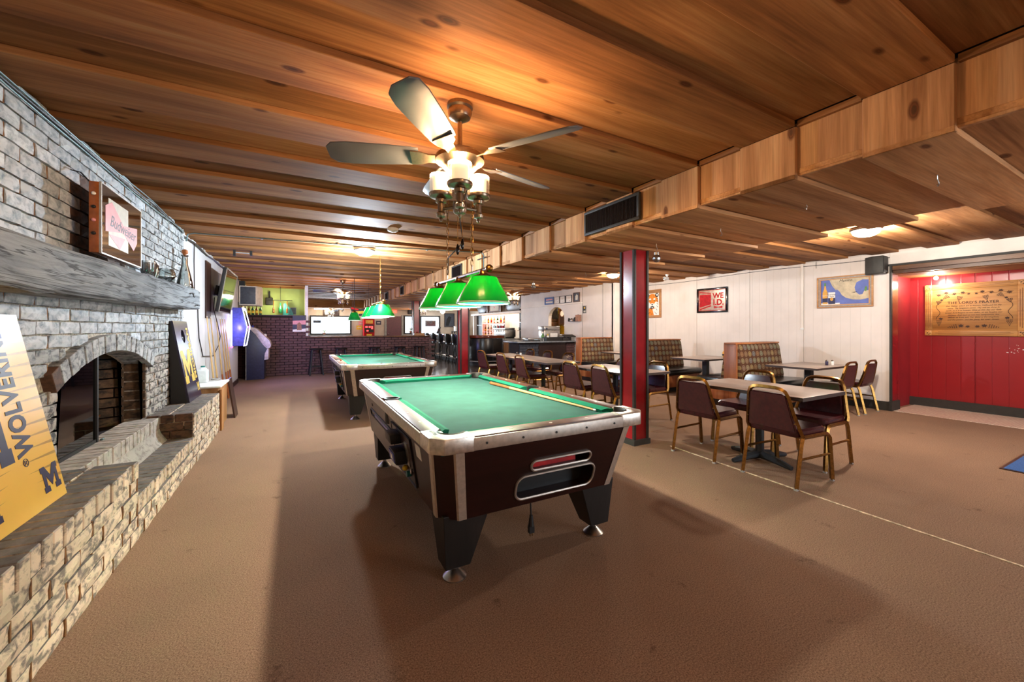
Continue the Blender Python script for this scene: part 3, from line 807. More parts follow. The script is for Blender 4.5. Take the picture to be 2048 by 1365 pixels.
# cornhole boards
def block_M(w, h):
    a = .30 * w; s = .22 * h
    return [(-w/2, 0), (-w/2 + a + .03*w, 0), (-w/2 + a + .03*w, s), (-w/2 + a - .06*w, s), (-w/2 + a - .06*w, .62*h), (0, .18*h), (w/2 - a + .06*w, .62*h), (w/2 - a + .06*w, s), (w/2 - a - .03*w, s), (w/2 - a - .03*w, 0),
            (w/2, 0), (w/2, s), (w/2 - .07*w, s), (w/2 - .07*w, h - s), (w/2, h - s), (w/2, h), (w/2 - .26*w, h), (0, .58*h), (-w/2 + .26*w, h), (-w/2, h), (-w/2, h - s), (-w/2 + .07*w, h - s), (-w/2 + .07*w, s), (-w/2, s)]
def cornhole(label, x_bot, x_top, y0, y1, z0, z1, boardm, edge):
    L = math.hypot(x_bot - x_top, z1 - z0); tilt = math.atan2(x_bot - x_top, z1 - z0)
    t = thing('bean_bag_board', label, 'game board', (x_bot, (y0 + y1)/2, z0))
    t.rotation_euler = (Matrix.Rotation(-tilt, 4, 'Y') @ Matrix.Rotation(R(90), 4, 'Z') @ Matrix.Rotation(R(90), 4, 'X')).to_euler()
    w = (y1 - y0)/2
    return t, w, L
yb, w, L = cornhole('yellow bean bag board with navy lettering leaning on the near brick hearth', -.995, -1.165, 2.145, 2.757, .487, 1.36, 'maize', 'maize')
hole = circle(0, L - .17, .075, n=24)
outer = [(-w, 0), (w, 0), (w, L), (-w, L)]
bb = B()
bm_poly = [(-w, 0), (w, 0), (w, L), (0, L), (0, L - .095)] + [(.075 * math.sin(a), L - .17 + .075 * math.cos(a)) for a in [2*PI*k/24 for k in range(1, 24)]] + [(0, L - .095), (0, L), (-w, L)]
part('deck', B().prism(bm_poly, -.018, 0, 'z'), M['maize'], yb, smooth=False)
part('rail', B().box(-w, -w + .02, 0, L, -.06, -.018).box(w - .02, w, 0, L, -.06, -.018).box(-w, w, 0, .02, -.06, -.018).box(-w, w, L - .02, L, -.06, -.018), M['maize'], yb)
for k in range(15):
    v = .10 + k * .055; tilt_r = (v - .42) * .25 - .04
    part('ray', flat([(w - .002, v), (w - .002, v + .014), (w - .20 - .04*(k % 3), v - .19*tilt_r), ], .0002, .0005), M['maize_dark'], yb)
    part('ray', flat([(-w + .002, v), (-w + .002, v + .014), (-w + .20 + .04*(k % 3), v - .19*tilt_r)], .0002, .0005), M['maize_dark'], yb)
text('lettering', 'WOLVERINES', .155, M['navy'], yb, .10, .565, .0008, R(90), spacing=1.08, bold=.006, fit=.62)
part('emblem', B().prism([(x * 1 + .215, y + .055) for x, y in block_M(.135, .12)], .0006, .0014), M['navy'], yb)
part('emblem', B().prism([(x * 1 - .215, y + .055) for x, y in block_M(.135, .12)], .0006, .0014), M['navy'], yb)
part('emblem', B().prism([(x - .12, y + .25) for x, y in block_M(.26, .29)], .0006, .0014), M['navy'], yb)
text('trademark', '\u00ae', .05, M['navy'], yb, .075, .225, .0008)

nb, w, L = cornhole('dark navy bean bag board with yellow emblem leaning at the far end of the hearth', -1.02, -1.165, 5.43, 6.035, .487, 1.375, 'navy', 'black')
bm_poly = [(-w, 0), (w, 0), (w, L), (0, L), (0, L - .10)] + [(.075 * math.sin(a), L - .175 + .075 * math.cos(a)) for a in [2*PI*k/24 for k in range(1, 24)]] + [(0, L - .10), (0, L), (-w, L)]
part('deck', B().prism(bm_poly, -.018, 0, 'z'), M['navy_board'], nb, smooth=False)
part('side_panel', B().prism([(0, -.018), (.026, -.16), (L, -.03), (L, -.018)], -w, -w + .02, 'x'), M['black'], nb)
part('side_panel', B().prism([(0, -.018), (.026, -.16), (L, -.03), (L, -.018)], w - .02, w, 'x'), M['black'], nb)
part('emblem', B().prism([(x - .06, y + .20) for x, y in block_M(.42, .37)], .0006, .0014), M['maize_ink'], nb)
part('emblem', B().prism([(x + .22, y + .07) for x, y in block_M(.10, .10)], .0006, .0014), M['maize_ink'], nb)
text('lettering', 'MICHIGAN', .115, M['maize_ink'], nb, .215, .52, .0008, R(90), spacing=1.05, bold=.005, fit=.60)

# plywood panel, dark panel, low cabinet with jug at the end of the hearth
cb = thing('low_cabinet', 'low wooden cabinet with a pale top beyond the hearth by the left wall', 'cabinet', (-1.03, 6.56, 0))
part('top', B().box(-.19, .18, -.38, .36, .535, .56), M['white'], cb, .006)
part('carcass', B().box(-.17, .15, -.36, .34, 0, .535), M['ply'], cb, .004)
part('corner_panel', B().box(.15, .175, -.37, -.25, 0, .5), M['ply'], cb)
o = thing('plywood_panel', 'narrow tan plywood panel standing against the far end of the hearth', 'panel', (-.845, 6.2, 0))
part('sheet', B().box(-.012, .012, -.07, .1, 0, .52), M['ply'], o, .002)
o = thing('leaning_board', 'dark board leaning on the low cabinet near the left wall', 'board', (-.80, 6.96, 0))
part('sheet', B().prism([(0, 0), (.02, 0), (-.06, .56), (-.08, .56)], -.05, .25, 'y'), M['dark_brown'], o)
j = thing('plastic_jug', 'milky plastic jug with green cap on the low cabinet', 'jug', (-1.12, 6.70, .561))
part('body', B().prism(rrect(-.06, .06, -.06, .06, .02), 0, .17), M['jug'], j, .01)
part('neck', B().lathe([(.06, .165), (.03, .20), (.022, .205)], 14), M['jug'], j)
part('cap', B().cyl((0,0,.205), (0,0,.222), .024, n=14), M['teal_plastic'], j)
o = thing('folded_cable', 'coil of grey cable lying on the low cabinet', 'cable', (-1.0, 6.84, .568))
part('loop', B().tube([(.05*math.cos(a), .07*math.sin(a), .002*a) for a in [k*.5 for k in range(26)]], .006, 6), M['light_trim'], o)
for k, y in enumerate((7.55, 7.85, 8.35, 8.75, 9.0, 9.25)):
    q = thing('pool_cue', 'maple pool cue standing on the left wall, ' + ['nearest us, left of the jug', 'second from us', 'third from us, below the television', 'third from the jukebox', 'second from the jukebox', 'next to the glowing jukebox'][k], 'pool cue', (-1.13, y, 0), group='cues standing along the left wall')
    part('shaft', B().tube([(0, 0, .5), (-.085, .01, 1.46)], [.014, .007], 8), M['tan_cue'], q)
    part('butt', B().tube([(.04, 0, .02), (0, 0, .5)], [.017, .014], 8), M['cue_butt'], q)
    part('tip', B().cyl((-.085, .01, 1.46), (-.087, .01, 1.48), .007, n=8), M['print_white'], q)
# television on a wall bracket
tv = thing('television', 'flat television tilted down on a bracket on the left wall', 'television', (-1.04, 8.36, 1.91))
tv.rotation_euler = (Matrix.Rotation(R(9), 4, 'Y') @ Matrix.Rotation(R(90), 4, 'Z') @ Matrix.Rotation(R(90), 4, 'X')).to_euler()
part('housing', B().box(-.62, .62, -.36, .36, -.05, 0), M['black'], tv, .008)
part('screen', B().box(-.60, .60, -.34, .345, 0, .003), M['screen'], tv)
part('bezel', frame(-.622, .622, -.362, .362, .018, -.002, .008), M['steel'], tv)
part('wall_bracket', B().box(-.1, .1, -.10, .10, -.13, -.05).box(-.16, .16, -.08, .08, -.172, -.13), M['black'], tv)
o = thing('dark_wall_board', 'dark brown board mounted on the left wall behind the television', 'board', (-1.225, 7.75, 1.95))
part('plate', B().box(-.01, .01, -.22, .16, -.5, .38), M['dark_brown'], o)
o = thing('television_cord', 'thin black cord looping below the television on the left wall', 'cord', (-1.22, 7.4, 1.6))  # hanging cord of the television
part('cord', B().tube([(0, -.45, .05), (0, -.42, -.2), (0, -.36, -.45), (.0, -.1, -.72), (.02, .6, -.76), (.02, 1.1, -.60), (.02, 1.25, -.45), (.02, .95, -.2), (.02, .62, .0), (.02, .7, .2)], .007, 6), M['wire_dark'], o)
# neon tube and the wall jukebox
o = thing('neon_tube', 'upright violet neon tube glowing on the left wall beside the jukebox', 'neon light', (-1.215, 10.0, 0))
part('tube', B().tube([(.02, 0, .92), (.02, 0, 1.66)], .014, 8), M['neon_violet'], o)
part('holder', B().box(-.02, .01, -.03, .03, .9, 1.68), M['white'], o)
part('pink_end', B().ball((.02, .03, .90), .022, 8, 6), M['neon_pink'], o)
jk = thing('wall_jukebox', 'wall jukebox with blue sides and white neon outline', 'jukebox', (-1.23, 10.72, 1.32))
prof = [(0, -.42), (.20, -.42), (.26, 0), (.17, .42), (0, .42)]
part('body', B().prism(prof, -.30, .30, 'y'), M['juke_blue'], jk, .01)
part('screen', B().prism([(.262, .02), (.19, .36), (.18, .355), (.252, .01)], -.24, .24, 'y'), M['screen'], jk)
part('lower_panel', B().prism([(.258, -.04), (.212, -.36), (.2, -.35), (.246, -.03)], -.24, .24, 'y'), M['screen'], jk)
ol = [(.205, -.29, -.42), (.268, -.29, 0), (.178, -.29, .42), (.178, .29, .42), (.268, .29, 0), (.205, .29, -.42)]
part('neon_outline', B().tube(ol, .009, 6, closed=True), M['neon_white'], jk)
part('pink_light', B().box(.262, .272, -.2, .25, -.012, .0), M['neon_pink'], jk)
part('coin_slot', B().box(.248, .262, -.05, .08, -.10, -.06), M['print_white'], jk)
lamp('jukebox_glow', 'AREA', (.34, 0, .02), POWER['jukebox'], (.36, .36, 1.0), jk, .5, (0, R(-90), 0), .8)
lamp('neon_glow', 'POINT', (.12, 0, 1.3), POWER['neon'], (.45, .36, 1.0), o, .06)
# speaker cabinet high in the corner
o = thing('wall_speaker_cabinet', 'grey speaker cabinet high on the left wall over the doorway', 'speaker', (-1.24, 11.85, 2.09))
part('cabinet', B().prism([(0, -.25), (.36, -.25), (.46, .0), (.46, .25), (0, .25)], -.24, .24, 'z'), M['offwhite'], o, .008)
part('grille', B().box(.03, .34, -.262, -.25, -.21, .21), M['ink'], o, .006)
part('bracket', B().box(0, .1, -.1, .1, .24, .37), M['black'], o)
# hook bracket on the ceiling
o = thing('ceiling_bracket', 'small black bracket with two hooks under the ceiling at left', 'bracket', (-.72, 7.2, 2.47))
part('bar', B().box(-.1, .1, -.015, .015, -.045, -.03), M['light_trim'], o)
part('hook', B().box(-.12, -.09, -.02, .02, -.09, 0), M['black'], o); part('hook', B().box(.09, .12, -.02, .02, -.07, 0), M['black'], o)
# ================================================================== columns
def column(x, y, label):
    t = thing('square_column', label, 'column', (x, y, 0))
    part('core', B().box(-.098, .098, -.098, .098, 0, SZ + .03), M['red_paint'], t)
    for sx in (-1, 1):
        for sy in (-1, 1):
            part('corner_trim', B().box(sx*.097 - .016, sx*.097 + .016, sy*.097 - .016, sy*.097 + .016, 0, SZ), M['charcoal'], t, .004)
    part('plinth', B().box(-.125, .125, -.125, .125, 0, .06), M['charcoal'], t)
    return t
column(3.365, 3.28, 'dark red square column with black corners between the near pool table and dining tables')
column(3.40, 8.62, 'dark red square column with black corners behind the near pool table, by the long dining table')
column(3.40, 12.8, 'dark red square column at the far end of the brick half wall')

# ================================================================== pool tables
def subtract(me, cutters, m):
    o = link('work', me, None); mods = []
    cs = []
    for c in cutters:
        co = link('work', mesh(c, 0, 1, False), None); cs.append(co)
        md = o.modifiers.new('cut', 'BOOLEAN'); md.operation = 'DIFFERENCE'; md.object = co; md.solver = 'EXACT'
    bpy.context.view_layer.update()
    r = bpy.data.meshes.new_from_object(o.evaluated_get(bpy.context.evaluated_depsgraph_get()))
    for x in [o] + cs: bpy.data.objects.remove(x)
    r.materials.clear(); r.materials.append(m)
    return r
TX, TY = .665, 1.20        # half width and half length of the rails
def oct8(x, y, c): return [(-x + c, -y), (x - c, -y), (x, -y + c), (x, y - c), (x - c, y), (-x + c, y), (-x, y - c), (-x, -y + c)]
def pool_table(label, loc, coin=True):
    t = thing('pool_table', label, 'pool table', loc)
    T_, B_ = (.635, 1.17, .09), (.575, 1.06, .09)
    body = B().loft([[(x, y, .345) for x, y in oct8(*B_)], [(x, y, .725) for x, y in oct8(*T_)]])
    def yface(z): return -(B_[1] + (T_[1] - B_[1]) * (z - .345) / .38)
    cut = [B().prism(rrect(-.11, .285, .545, .60, .027), -1.4, -.98, 'y'), B().prism(rrect(-.185, .335, .385, .52, .05), -1.4, -.9, 'y')]
    me = subtract(mesh(body, 0, 1, False), cut, M['table_body'])
    link('body', me, M['table_body'], t)
    # linings of the two openings and their rims on the sloping near end
    for x0, x1, z0, z1, r, nm in ((-.11, .285, .545, .60, .027, 'ball_window'), (-.185, .335, .385, .52, .05, 'ball_tray')):
        loop = [(x, yface(z) - .004, z) for x, z in rrect(x0, x1, z0, z1, r, 6)]
        rim = part(nm + '_rim', B().tube(loop, .007, 6, closed=True), M['alu'], t)
        if nm == 'ball_window': part('red_rail', B().box(x0 + .01, x1 - .07, -1.08, -1.02, z0 - .005, z1 - .012), M['red_plastic'], rim)
        part('lining', B().box(x0 - .02, x1 + .02, -.985, -.975, z0 - .02, z1 + .02), M['print_black'], rim)
    # aluminium strips on the corner edges
    def P(x, y, c, k): return None
    top, bot = oct8(*T_), oct8(*B_)
    for i in range(8):
        a, c = Vector((*bot[i], .345)), Vector((*top[i], .725))
        j = i + 1 if i % 2 == 0 else i - 1          # neighbour on the long straight side
        dirb = (Vector(bot[j % 8]) - Vector(bot[i])).normalized(); k = (i - 1) % 8 if i % 2 == 0 else (i + 1) % 8
        dirc = (Vector(bot[k]) - Vector(bot[i])).normalized()
        out = Vector((a.x, a.y)).normalized() * .004
        def pt(base, d, l): return (base.x + d.x*l + out.x, base.y + d.y*l + out.y, base.z)
        q = B().loft([[pt(a, dirb, .040), pt(a, dirb, 0), pt(a, dirc, .012), (a.x + dirb.x*.03 - out.x*2, a.y + dirb.y*.03 - out.y*2, a.z)],
                      [pt(c, dirb, .044), pt(c, dirb, 0), pt(c, dirc, .012), (c.x + dirb.x*.03 - out.x*2, c.y + dirb.y*.03 - out.y*2, c.z)]])
        part('corner_strip', q, M['alu_matte'], t, smooth=False)
    part('bed', B().box(-.60, .60, -1.13, 1.13, .70, .757), M['felt'], t)
    # rails
    def railcap(x0, x1, y0, y1):
        return part('rail_cap', B().box(x0, x1, y0, y1, .757, .792), M['laminate'], t, .004)
    ci = .20; sp = .055
    railcap(-TX + ci, TX - ci, -TY + .01, -TY + .105); railcap(-TX + ci, TX - ci, TY - .105, TY - .01)
    for sx in (-1, 1):
        a, c = sorted((sx*(TX - .01), sx*(TX - .105)))
        railcap(a, c, -TY + ci, -sp); railcap(a, c, sp, TY - ci)
        d0, d1 = sorted((sx*(TX - .01), sx*(TX - .055)))
        part('side_pocket', B().prism(circle(sx*(TX - .105), 0, .062, n=20), .70, .793), M['black'], t) if False else None
    # metal band round the rails
    for sx in (-1, 1):
        a, c = sorted((sx*TX, sx*(TX - .012)))
        part('side_band', B().box(a, c, -TY + ci - .005, TY - ci + .005, .725, .786), M['alu'], t, .003)
        a, c = sorted((sx*TY, sx*(TY - .012)))
        bd = part('end_band', B().box(-TX + ci - .005, TX - ci + .005, a, c, .725, .786), M['alu'], t, .003)
        for q in range(5):
            part('screw', B().cyl((-.4 + .2*q, a if sx < 0 else c, .755), (-.4 + .2*q, (a if sx < 0 else c) + sx*.003, .755), .006, n=8), M['black'], bd)
    # corner castings with a round mouth
    for sx in (-1, 1):
        for sy in (-1, 1):
            pc, pr = .135, .068
            arc = [(pc + pr*math.cos(a), pc + pr*math.sin(a)) for a in [R(-38 - 194*k/14) for k in range(15)]]
            pts = [(.0, .055), (.055, .0), (.205, .0), (.205, .098)] + arc + [(.098, .205), (.0, .205)]
            poly = [(sx*(TX - u), sy*(TY - v)) for u, v in pts]
            part('corner_casting', B().prism(poly, .722, .797), M['casting'], t, .006, seg=2)
            px, py = sx*(TX - pc), sy*(TY - pc)
            sec = [(.071, .700), (.0715, .797), (.064, .801), (.060, .795), (.060, .700)]
            pk = part('corner_pocket', B().loft([[(sx*(TX - pc - r_*math.cos(a)), sy*(TY - pc - r_*math.sin(a)), z_) for r_, z_ in sec] for a in [R(-38 - 194*k/18) for k in range(19)]]), M['black'], t)
            part('pocket_hole', B().prism(circle(px, py, .052, n=20), .7572, .7580), M['print_black'], pk)
        px = sx*(TX - .075)
        part('side_pocket', B().lathe([(.001, .62), (.05, .62), (.052, .79), (.056, .797), (.044, .797), (.04, .64), (.001, .63)], 18, (px, 0, 0)), M['black'], t)
    # cushions: wedge section, ends cut to the pockets
    def cushion(p0, p1, inward, c0, c1):
        p0, p1, n_ = Vector(p0), Vector(p1), Vector(inward); d = (p1 - p0).normalized(); rings = []
        for p, s, cc in ((p0, 1, c0), (p1, -1, c1)):
            rings.append([(p.x, p.y, .757), (p.x, p.y, .789), tuple((p + n_*.025 + d*s*cc*.5)) + (.790,), tuple((p + n_*.055 + d*s*cc)) + (.778,), tuple((p + n_*.045 + d*s*cc*.8)) + (.757,)])
        part('cushion', B().loft(rings), M['cushion_felt'], t, smooth=False)
    ex, ey = TX - .105, TY - .105
    for s in (-1, 1):
        cushion((-ex + .075, s*ey), (ex - .075, s*ey), (0, -s), .05, .05)
        cushion((s*ex, -ey + .075), (s*ex, -.05), (-s, 0), .05, .02)
        cushion((s*ex, .05), (s*ex, ey - .075), (-s, 0), .02, .05)
    # sights
    for s in (-1, 1):
        for q in (-1, 0, 1): part('sight', B().prism(circle(q*.24, s*(TY - .055), .011, .006, 10), .792, .7932), M['sight'], t)
        for q in (-3, -2, -1, 1, 2, 3): part('sight', B().prism(circle(s*(TX - .055), q*.265, .006, .011, 10), .792, .7932), M['sight'], t)
    # legs with levelling feet
    for sx in (-1, 1):
        for sy in (-1, 1):
            xo, yo = sx*.545, sy*1.02
            def rc(x0, x1, y0, y1, z): return [(sx*x0, sy*y0, z), (sx*x1, sy*y0, z), (sx*x1, sy*y1, z), (sx*x0, sy*y1, z)]
            part('leg', B().loft([rc(.40, .535, .88, 1.0, .075), rc(.30, .555, .80, 1.025, .36)]), M['leg_black'], t, .004, smooth=False)
            part('foot', B().lathe([(.062, .0), (.062, .006), (.03, .035), (.016, .045), (.016, .09)], 20, (sx*.465, sy*.94, 0)), M['steel'], t)
    if coin:   # coin side faces -x
        def xf(z): return -(B_[0] + (T_[0] - B_[0]) * (z - .345) / .38)
        def slant(y0, y1, z0, z1, th):
            return B().loft([[(xf(z0) + .01, y0, z0), (xf(z0) - th, y0, z0), (xf(z0) - th, y1, z0), (xf(z0) + .01, y1, z0)], [(xf(z1) + .01, y0, z1), (xf(z1) - th, y0, z1), (xf(z1) - th, y1, z1), (xf(z1) + .01, y1, z1)]])
        dr = part('coin_door', slant(-.66, -.16, .385, .665, .006), M['table_body'], t, smooth=False)
        part('door_edge', B().tube([(xf(z) - .006, y, z) for y, z in ((-.66, .385), (-.66, .665), (-.16, .665), (-.16, .385))], .005, 4, closed=True), M['black'], dr)
        part('lock', B().cyl((xf(.47), -.62, .47), (xf(.47) - .02, -.62, .47), .014, n=12), M['chrome'], dr)
        part('coin_mech', slant(-.40, -.24, .575, .635, .07), M['black'], t, .006)
        cbx = part('coin_box', slant(-.50, -.34, .475, .555, .075), M['black'], t, .006)
        part('coin_plate', slant(-.49, -.35, .485, .545, .079), M['blue_plastic'], cbx)
        part('coin_label', slant(-.45, -.40, .50, .53, .081), M['print_white'], cbx)
        part('lever_plate', slant(-.58, -.52, .48, .62, .012), M['steel'], dr)
        part('yellow_knob', B().ball((xf(.44) - .02, -.47, .445), .018, 10, 8), M['yellow_plastic'], dr)
        part('green_knob', B().cyl((xf(.43), -.54, .43), (xf(.43) - .03, -.54, .43), .017, n=12), M['teal_plastic'], dr)
        part('notice', slant(-.86, -.76, .60, .675, .002), M['offwhite'], t)
        loop = [(xf(z) - .003, y, z) for y, z in rrect(-.12, .78, .535, .59, .027, 5)]
        sl = part('return_slot', B().tube(loop, .006, 5, closed=True), M['black'], t)
        part('slot_back', slant(-.10, .76, .540, .585, .001), M['black_gloss'], sl)
        part('blue_reflection', slant(-.08, .60, .542, .566, .004), M['blue_plastic'], sl)  # blue strip stands in for the reflection in the ball window
        for y in (-.02, .64): part('square_plug', slant(y, y + .02, .63, .65, .004), M['black'], t)
    return t
pt1 = pool_table('near pool table with green felt, coin slots and a cue lying on it', (1.19, 2.90, 0))
cd = part('power_cord', B().tube([(.0, -.93, .36), (.0, -.94, .26), (.0, -.945, .20)], .005, 6).cyl((0, -.945, .215), (0, -.945, .155), .009, .018, 10).box(-.016, .016, -.957, -.933, .115, .155), M['black'], pt1)
part('plug_pin', B().box(-.009, -.005, -.948, -.942, .095, .117).box(.005, .009, -.948, -.942, .095, .117), M['brass'], cd)
for i in (-1, 1): part('embossing', B().prism([(i*0, 0)] and [(-.60, -1.08), (-.575, -1.08), (-.575, -1.045), (-.60, -1.045)], .797, .7975), M['steel'], pt1) if i > 0 else None
text('embossing', 'VALLEY', .028, M['ink'], pt1, -.615, -1.06, .7972, R(90), bold=.0008)
text('embossing', 'VALLEY', .028, M['ink'], pt1, .615, -1.06, .7972, R(90), bold=.0008)
pt2 = dup(pt1, (1.19, 6.93, 0), None, 'far pool table with green felt in front of the brick half wall')
for x, y, l in ((-.09, -.86, 'small dark chalk cube on the far pool table near its front end'), (-.60, -.35, 'chalk cube on the left rail of the far pool table')):
    o = part('chalk_cube', B().box(-.012, .012, -.012, .012, 0, .024), M['dark_brown'] if x > -.5 else M['cue_butt'], None, .002, loc=(1.19 + x, 6.93 + y, .758 if x > -.5 else .793)); tag(o, l, 'chalk')
a, c = Vector((1.63, 3.42, .7715)), Vector((1.70, 1.985, .7665))
q = thing('pool_cue', 'maple pool cue lying along the right cushion of the near pool table', 'pool cue', a)
d = c - a
part('butt', B().tube([(0,0,0), tuple(d*.25)], [.0145, .0125], 10), M['cue_butt'], q)
part('shaft', B().tube([tuple(d*.25), tuple(d*.985)], [.0125, .0068], 10), M['cue'], q)
part('ferrule', B().tube([tuple(d*.985), tuple(d)], [.0068, .0066], 10), M['print_white'], q)

# ================================================================== dining tables
def dining_table(label, loc, lx, ly, group=None):
    t = thing('dining_table', label, 'table', loc)
    top = part('table_top', B().box(-lx/2, lx/2, -ly/2, ly/2, .69, .72), M['laminate_top'], t, .002)
    part('edge_band', frame(-lx/2 - .002, lx/2 + .002, -ly/2 - .002, ly/2 + .002, .004, .688, .7185), M['edge_dark'], top)
    part('pedestal', B().cyl((0,0,.04), (0,0,.68), .038, n=16), M['cast_iron'], t)
    part('top_plate', B().box(-.14, .14, -.14, .14, .675, .69), M['cast_iron'], t)
    for k in range(4):
        a = R(90*k - 12); dx, dy = math.cos(a), math.sin(a)
        part('base_arm', B().tube([(dx*.02, dy*.02, .055), (dx*.12, dy*.12, .05), (dx*.26, dy*.26, .03), (dx*.33, dy*.33, .018)], [.042, .036, .028, .020], 8), M['cast_iron'], t)
    return t
dining_table('near brown dining table with four maroon chairs right of the near column', (4.02, 2.26, 0), .73, 1.10)
dining_table('brown dining table half hidden behind the near dark red column', (3.99, 4.24, 0), .74, 1.26)
dining_table('nearer half of the long brown dining table, beside the brick serving counter', (3.94, 6.04, 0), .67, 1.26)
dining_table('farther half of the long brown dining table, next to the bar', (3.95, 7.31, 0), .67, 1.26)
def shaker(kind, label, loc, m):
    t = thing(kind, label, 'shaker', loc)
    part('jar', B().lathe([(.020, 0), (.021, .05), (.016, .06)], 10), m, t)
    part('lid', B().lathe([(.018, .058), (.018, .07), (.008, .078)], 10), M['chrome'], t)
dining_booth = []
def booth_table(label, loc, lx, ly):
    t = thing('booth_table', label, 'table', loc)
    top = part('table_top', B().box(-lx/2, lx/2, -ly/2, ly/2, .69, .72), M['laminate_top'], t, .002)
    part('edge_band', frame(-lx/2 - .002, lx/2 + .002, -ly/2 - .002, ly/2 + .002, .004, .69, .7185), M['edge_dark'], top)
    part('pedestal', B().box(-.045, .045, -.045, .045, .03, .69), M['black'], t)
    part('base_plate', B().box(-.3, .3, -.22, .22, 0, .03), M['black'], t, .01)
booth_table('booth table between the middle and near booths by the cream wall', (7.03, 4.98, 0), 1.12, .74)
booth_table('booth table at the near end with salt and pepper shakers on it', (7.02, 3.20, 0), 1.1, .70)
booth_table('booth table between the far and middle booths, behind the column', (7.0, 6.97, 0), 1.12, .74)
shaker('pepper_shaker', 'dark pepper shaker on the near booth table', (7.27, 3.07, .72), M['navy'])
shaker('salt_shaker', 'white salt shaker on the near booth table', (7.33, 3.02, .72), M['white'])
shaker('salt_shaker', 'small shaker on the long dining table, left one of the pair', (4.02, 7.16, .72), M['clear'])
shaker('pepper_shaker', 'small shaker on the long dining table, right one of the pair', (4.08, 7.12, .72), M['white'])
t = thing('napkin_holder', 'small amber candle jar standing on the middle booth table', 'jar', (7.45, 4.85, .72))
part('jar', B().lathe([(.045, 0), (.055, .04), (.05, .10), (.035, .12)], 14), M['print_amber'], t); part('band', B().lathe([(.058, .03), (.058, .06)], 14), M['print_black'], t)

# ================================================================== stacking chairs; a chair faces +x
def make_chair():
    t = thing('stacking_chair', 'x', 'chair', (0,0,0))
    sp = []
    for u, v in rrect(-.20, .215, -.215, .215, .07, 5): sp.append((u, v))
    seat = B().loft([[(u*.96, v*.96, .405) for u, v in sp], [(u, v, .42) for u, v in sp], [(u*1.0, v*1.0, .455) for u, v in sp], [(u*.93, v*.93, .472) for u, v in sp]])
    part('seat', seat, M['vinyl_seat'], t)
    def lean(z): return -.185 - (z - .42) * .20
    def bw(z): return .205 - (z - .42) * .16
    zs = [.435, .45, .58, .70, .742, .755]
    ins = [.03, 0, 0, 0, .006, .03]
    back = B().loft([[(lean(z) - .010, -bw(z) + i, z), (lean(z) - .010, bw(z) - i, z), (lean(z) + .025, bw(z) - i - .012, z), (lean(z) + .034, 0, z), (lean(z) + .025, -bw(z) + i + .012, z)] for z, i in zip(zs, ins)])
    bk = part('backrest', back, M['vinyl_seat'], t)
    part('back_panel', B().loft([[(lean(z) - .013, -bw(z) + .012, z), (lean(z) - .013, bw(z) - .012, z), (lean(z) - .006, bw(z) - .012, z), (lean(z) - .006, -bw(z) + .012, z)] for z in (.45, .60, .745)]), M['vinyl_back'], bk)
    hp = []
    for s in (-1,):
        hp += [(-.16, -.225, .415), (lean(.45) + .01, -.222, .45), (lean(.6), -bw(.6) - .012, .6), (lean(.73), -bw(.73) - .010, .73)]
    hp += [(lean(.775), -.145, .775), (lean(.795), -.115, .793), (lean(.80), -.07, .80), (lean(.80), .07, .80), (lean(.795), .115, .793), (lean(.775), .145, .775),
           (lean(.73), bw(.73) + .010, .73), (lean(.6), bw(.6) + .012, .6), (lean(.45) + .01, .222, .45), (-.16, .225, .415)]
    part('back_frame', B().rod(hp, .025), M['brass'], t)
    for s in (-1, 1):
        part('seat_rail', B().rod([(-.17, s*.222, .408), (.16, s*.222, .408)], .025), M['brass'], t)
        fl_ = part('leg', B().rod([(.15, s*.222, .408), (.19, s*.222, .402), (.212, s*.224, .375), (.25, s*.226, .012)], .026), M['brass'], t)
        part('foot_cap', B().box(.238, .264, s*.226 - .013, s*.226 + .013, 0, .018), M['light_trim'], fl_)
        rl = part('leg', B().rod([(-.16, s*.222, .405), (-.18, s*.224, .36), (-.25, s*.226, .012)], .026), M['brass'], t)
        part('foot_cap', B().box(-.264, -.238, s*.226 - .013, s*.226 + .013, 0, .018), M['light_trim'], rl)
        part('stretcher', B().rod([(-.205, s*.224, .235), (.228, s*.224, .235)], .016), M['brass'], t)
        for z in (.52, .66): part('rivet', B().ball((lean(z) - .01, s*(bw(z) + .008), z), .008, 8, 6), M['brass'], bk)
    part('cross_rail', B().rod([(-.15, -.22, .405), (-.15, .22, .405)], .016).rod([(.16, -.22, .405), (.16, .22, .405)], .016), M['brass'], t)
    return t
chair0 = make_chair()
CH = [  # x, y, facing, label
    (3.745, 2.635, 3, 'maroon chair at the near dining table, on its left side, nearest the column'),
    (3.76, 1.89, -4, 'maroon chair with its back to us at the right front of the near dining table'),
    (4.40, 1.99, 180, 'maroon chair on the far right side of the near dining table'),
    (4.43, 2.65, 178, 'maroon chair on the far side of the near dining table, behind the left chair'),
    (3.76, 4.68, 2, 'maroon chair behind the near pool table, left of the one beside the near column'),
    (3.76, 4.03, -2, 'maroon chair just left of the near dark red column'),
    (4.36, 4.02, 182, 'maroon chair just right of the near column, facing us across its table'),
    (4.36, 4.70, 180, 'maroon chair mostly hidden behind the near dark red column'),
    (3.80, 7.95, 4, 'leftmost maroon chair on the near side of the long dining table'),
    (3.76, 6.93, 2, 'middle maroon chair on the near side of the long dining table'),
    (3.75, 6.15, -2, 'right hand maroon chair on the near side of the long dining table'),
    (4.46, 7.77, 180, 'leftmost maroon chair on the far side of the long dining table'),
    (4.46, 7.05, 178, 'middle maroon chair on the far side of the long dining table'),
    (4.42, 6.25, 182, 'right hand maroon chair on the far side of the long dining table'),
    (7.03, 2.915, 90, 'maroon chair at the near booth table, left one of two by the wall end'),
    (7.68, 2.915, 91, 'maroon chair at the wall end beside the red alcove, right one of two'),
]
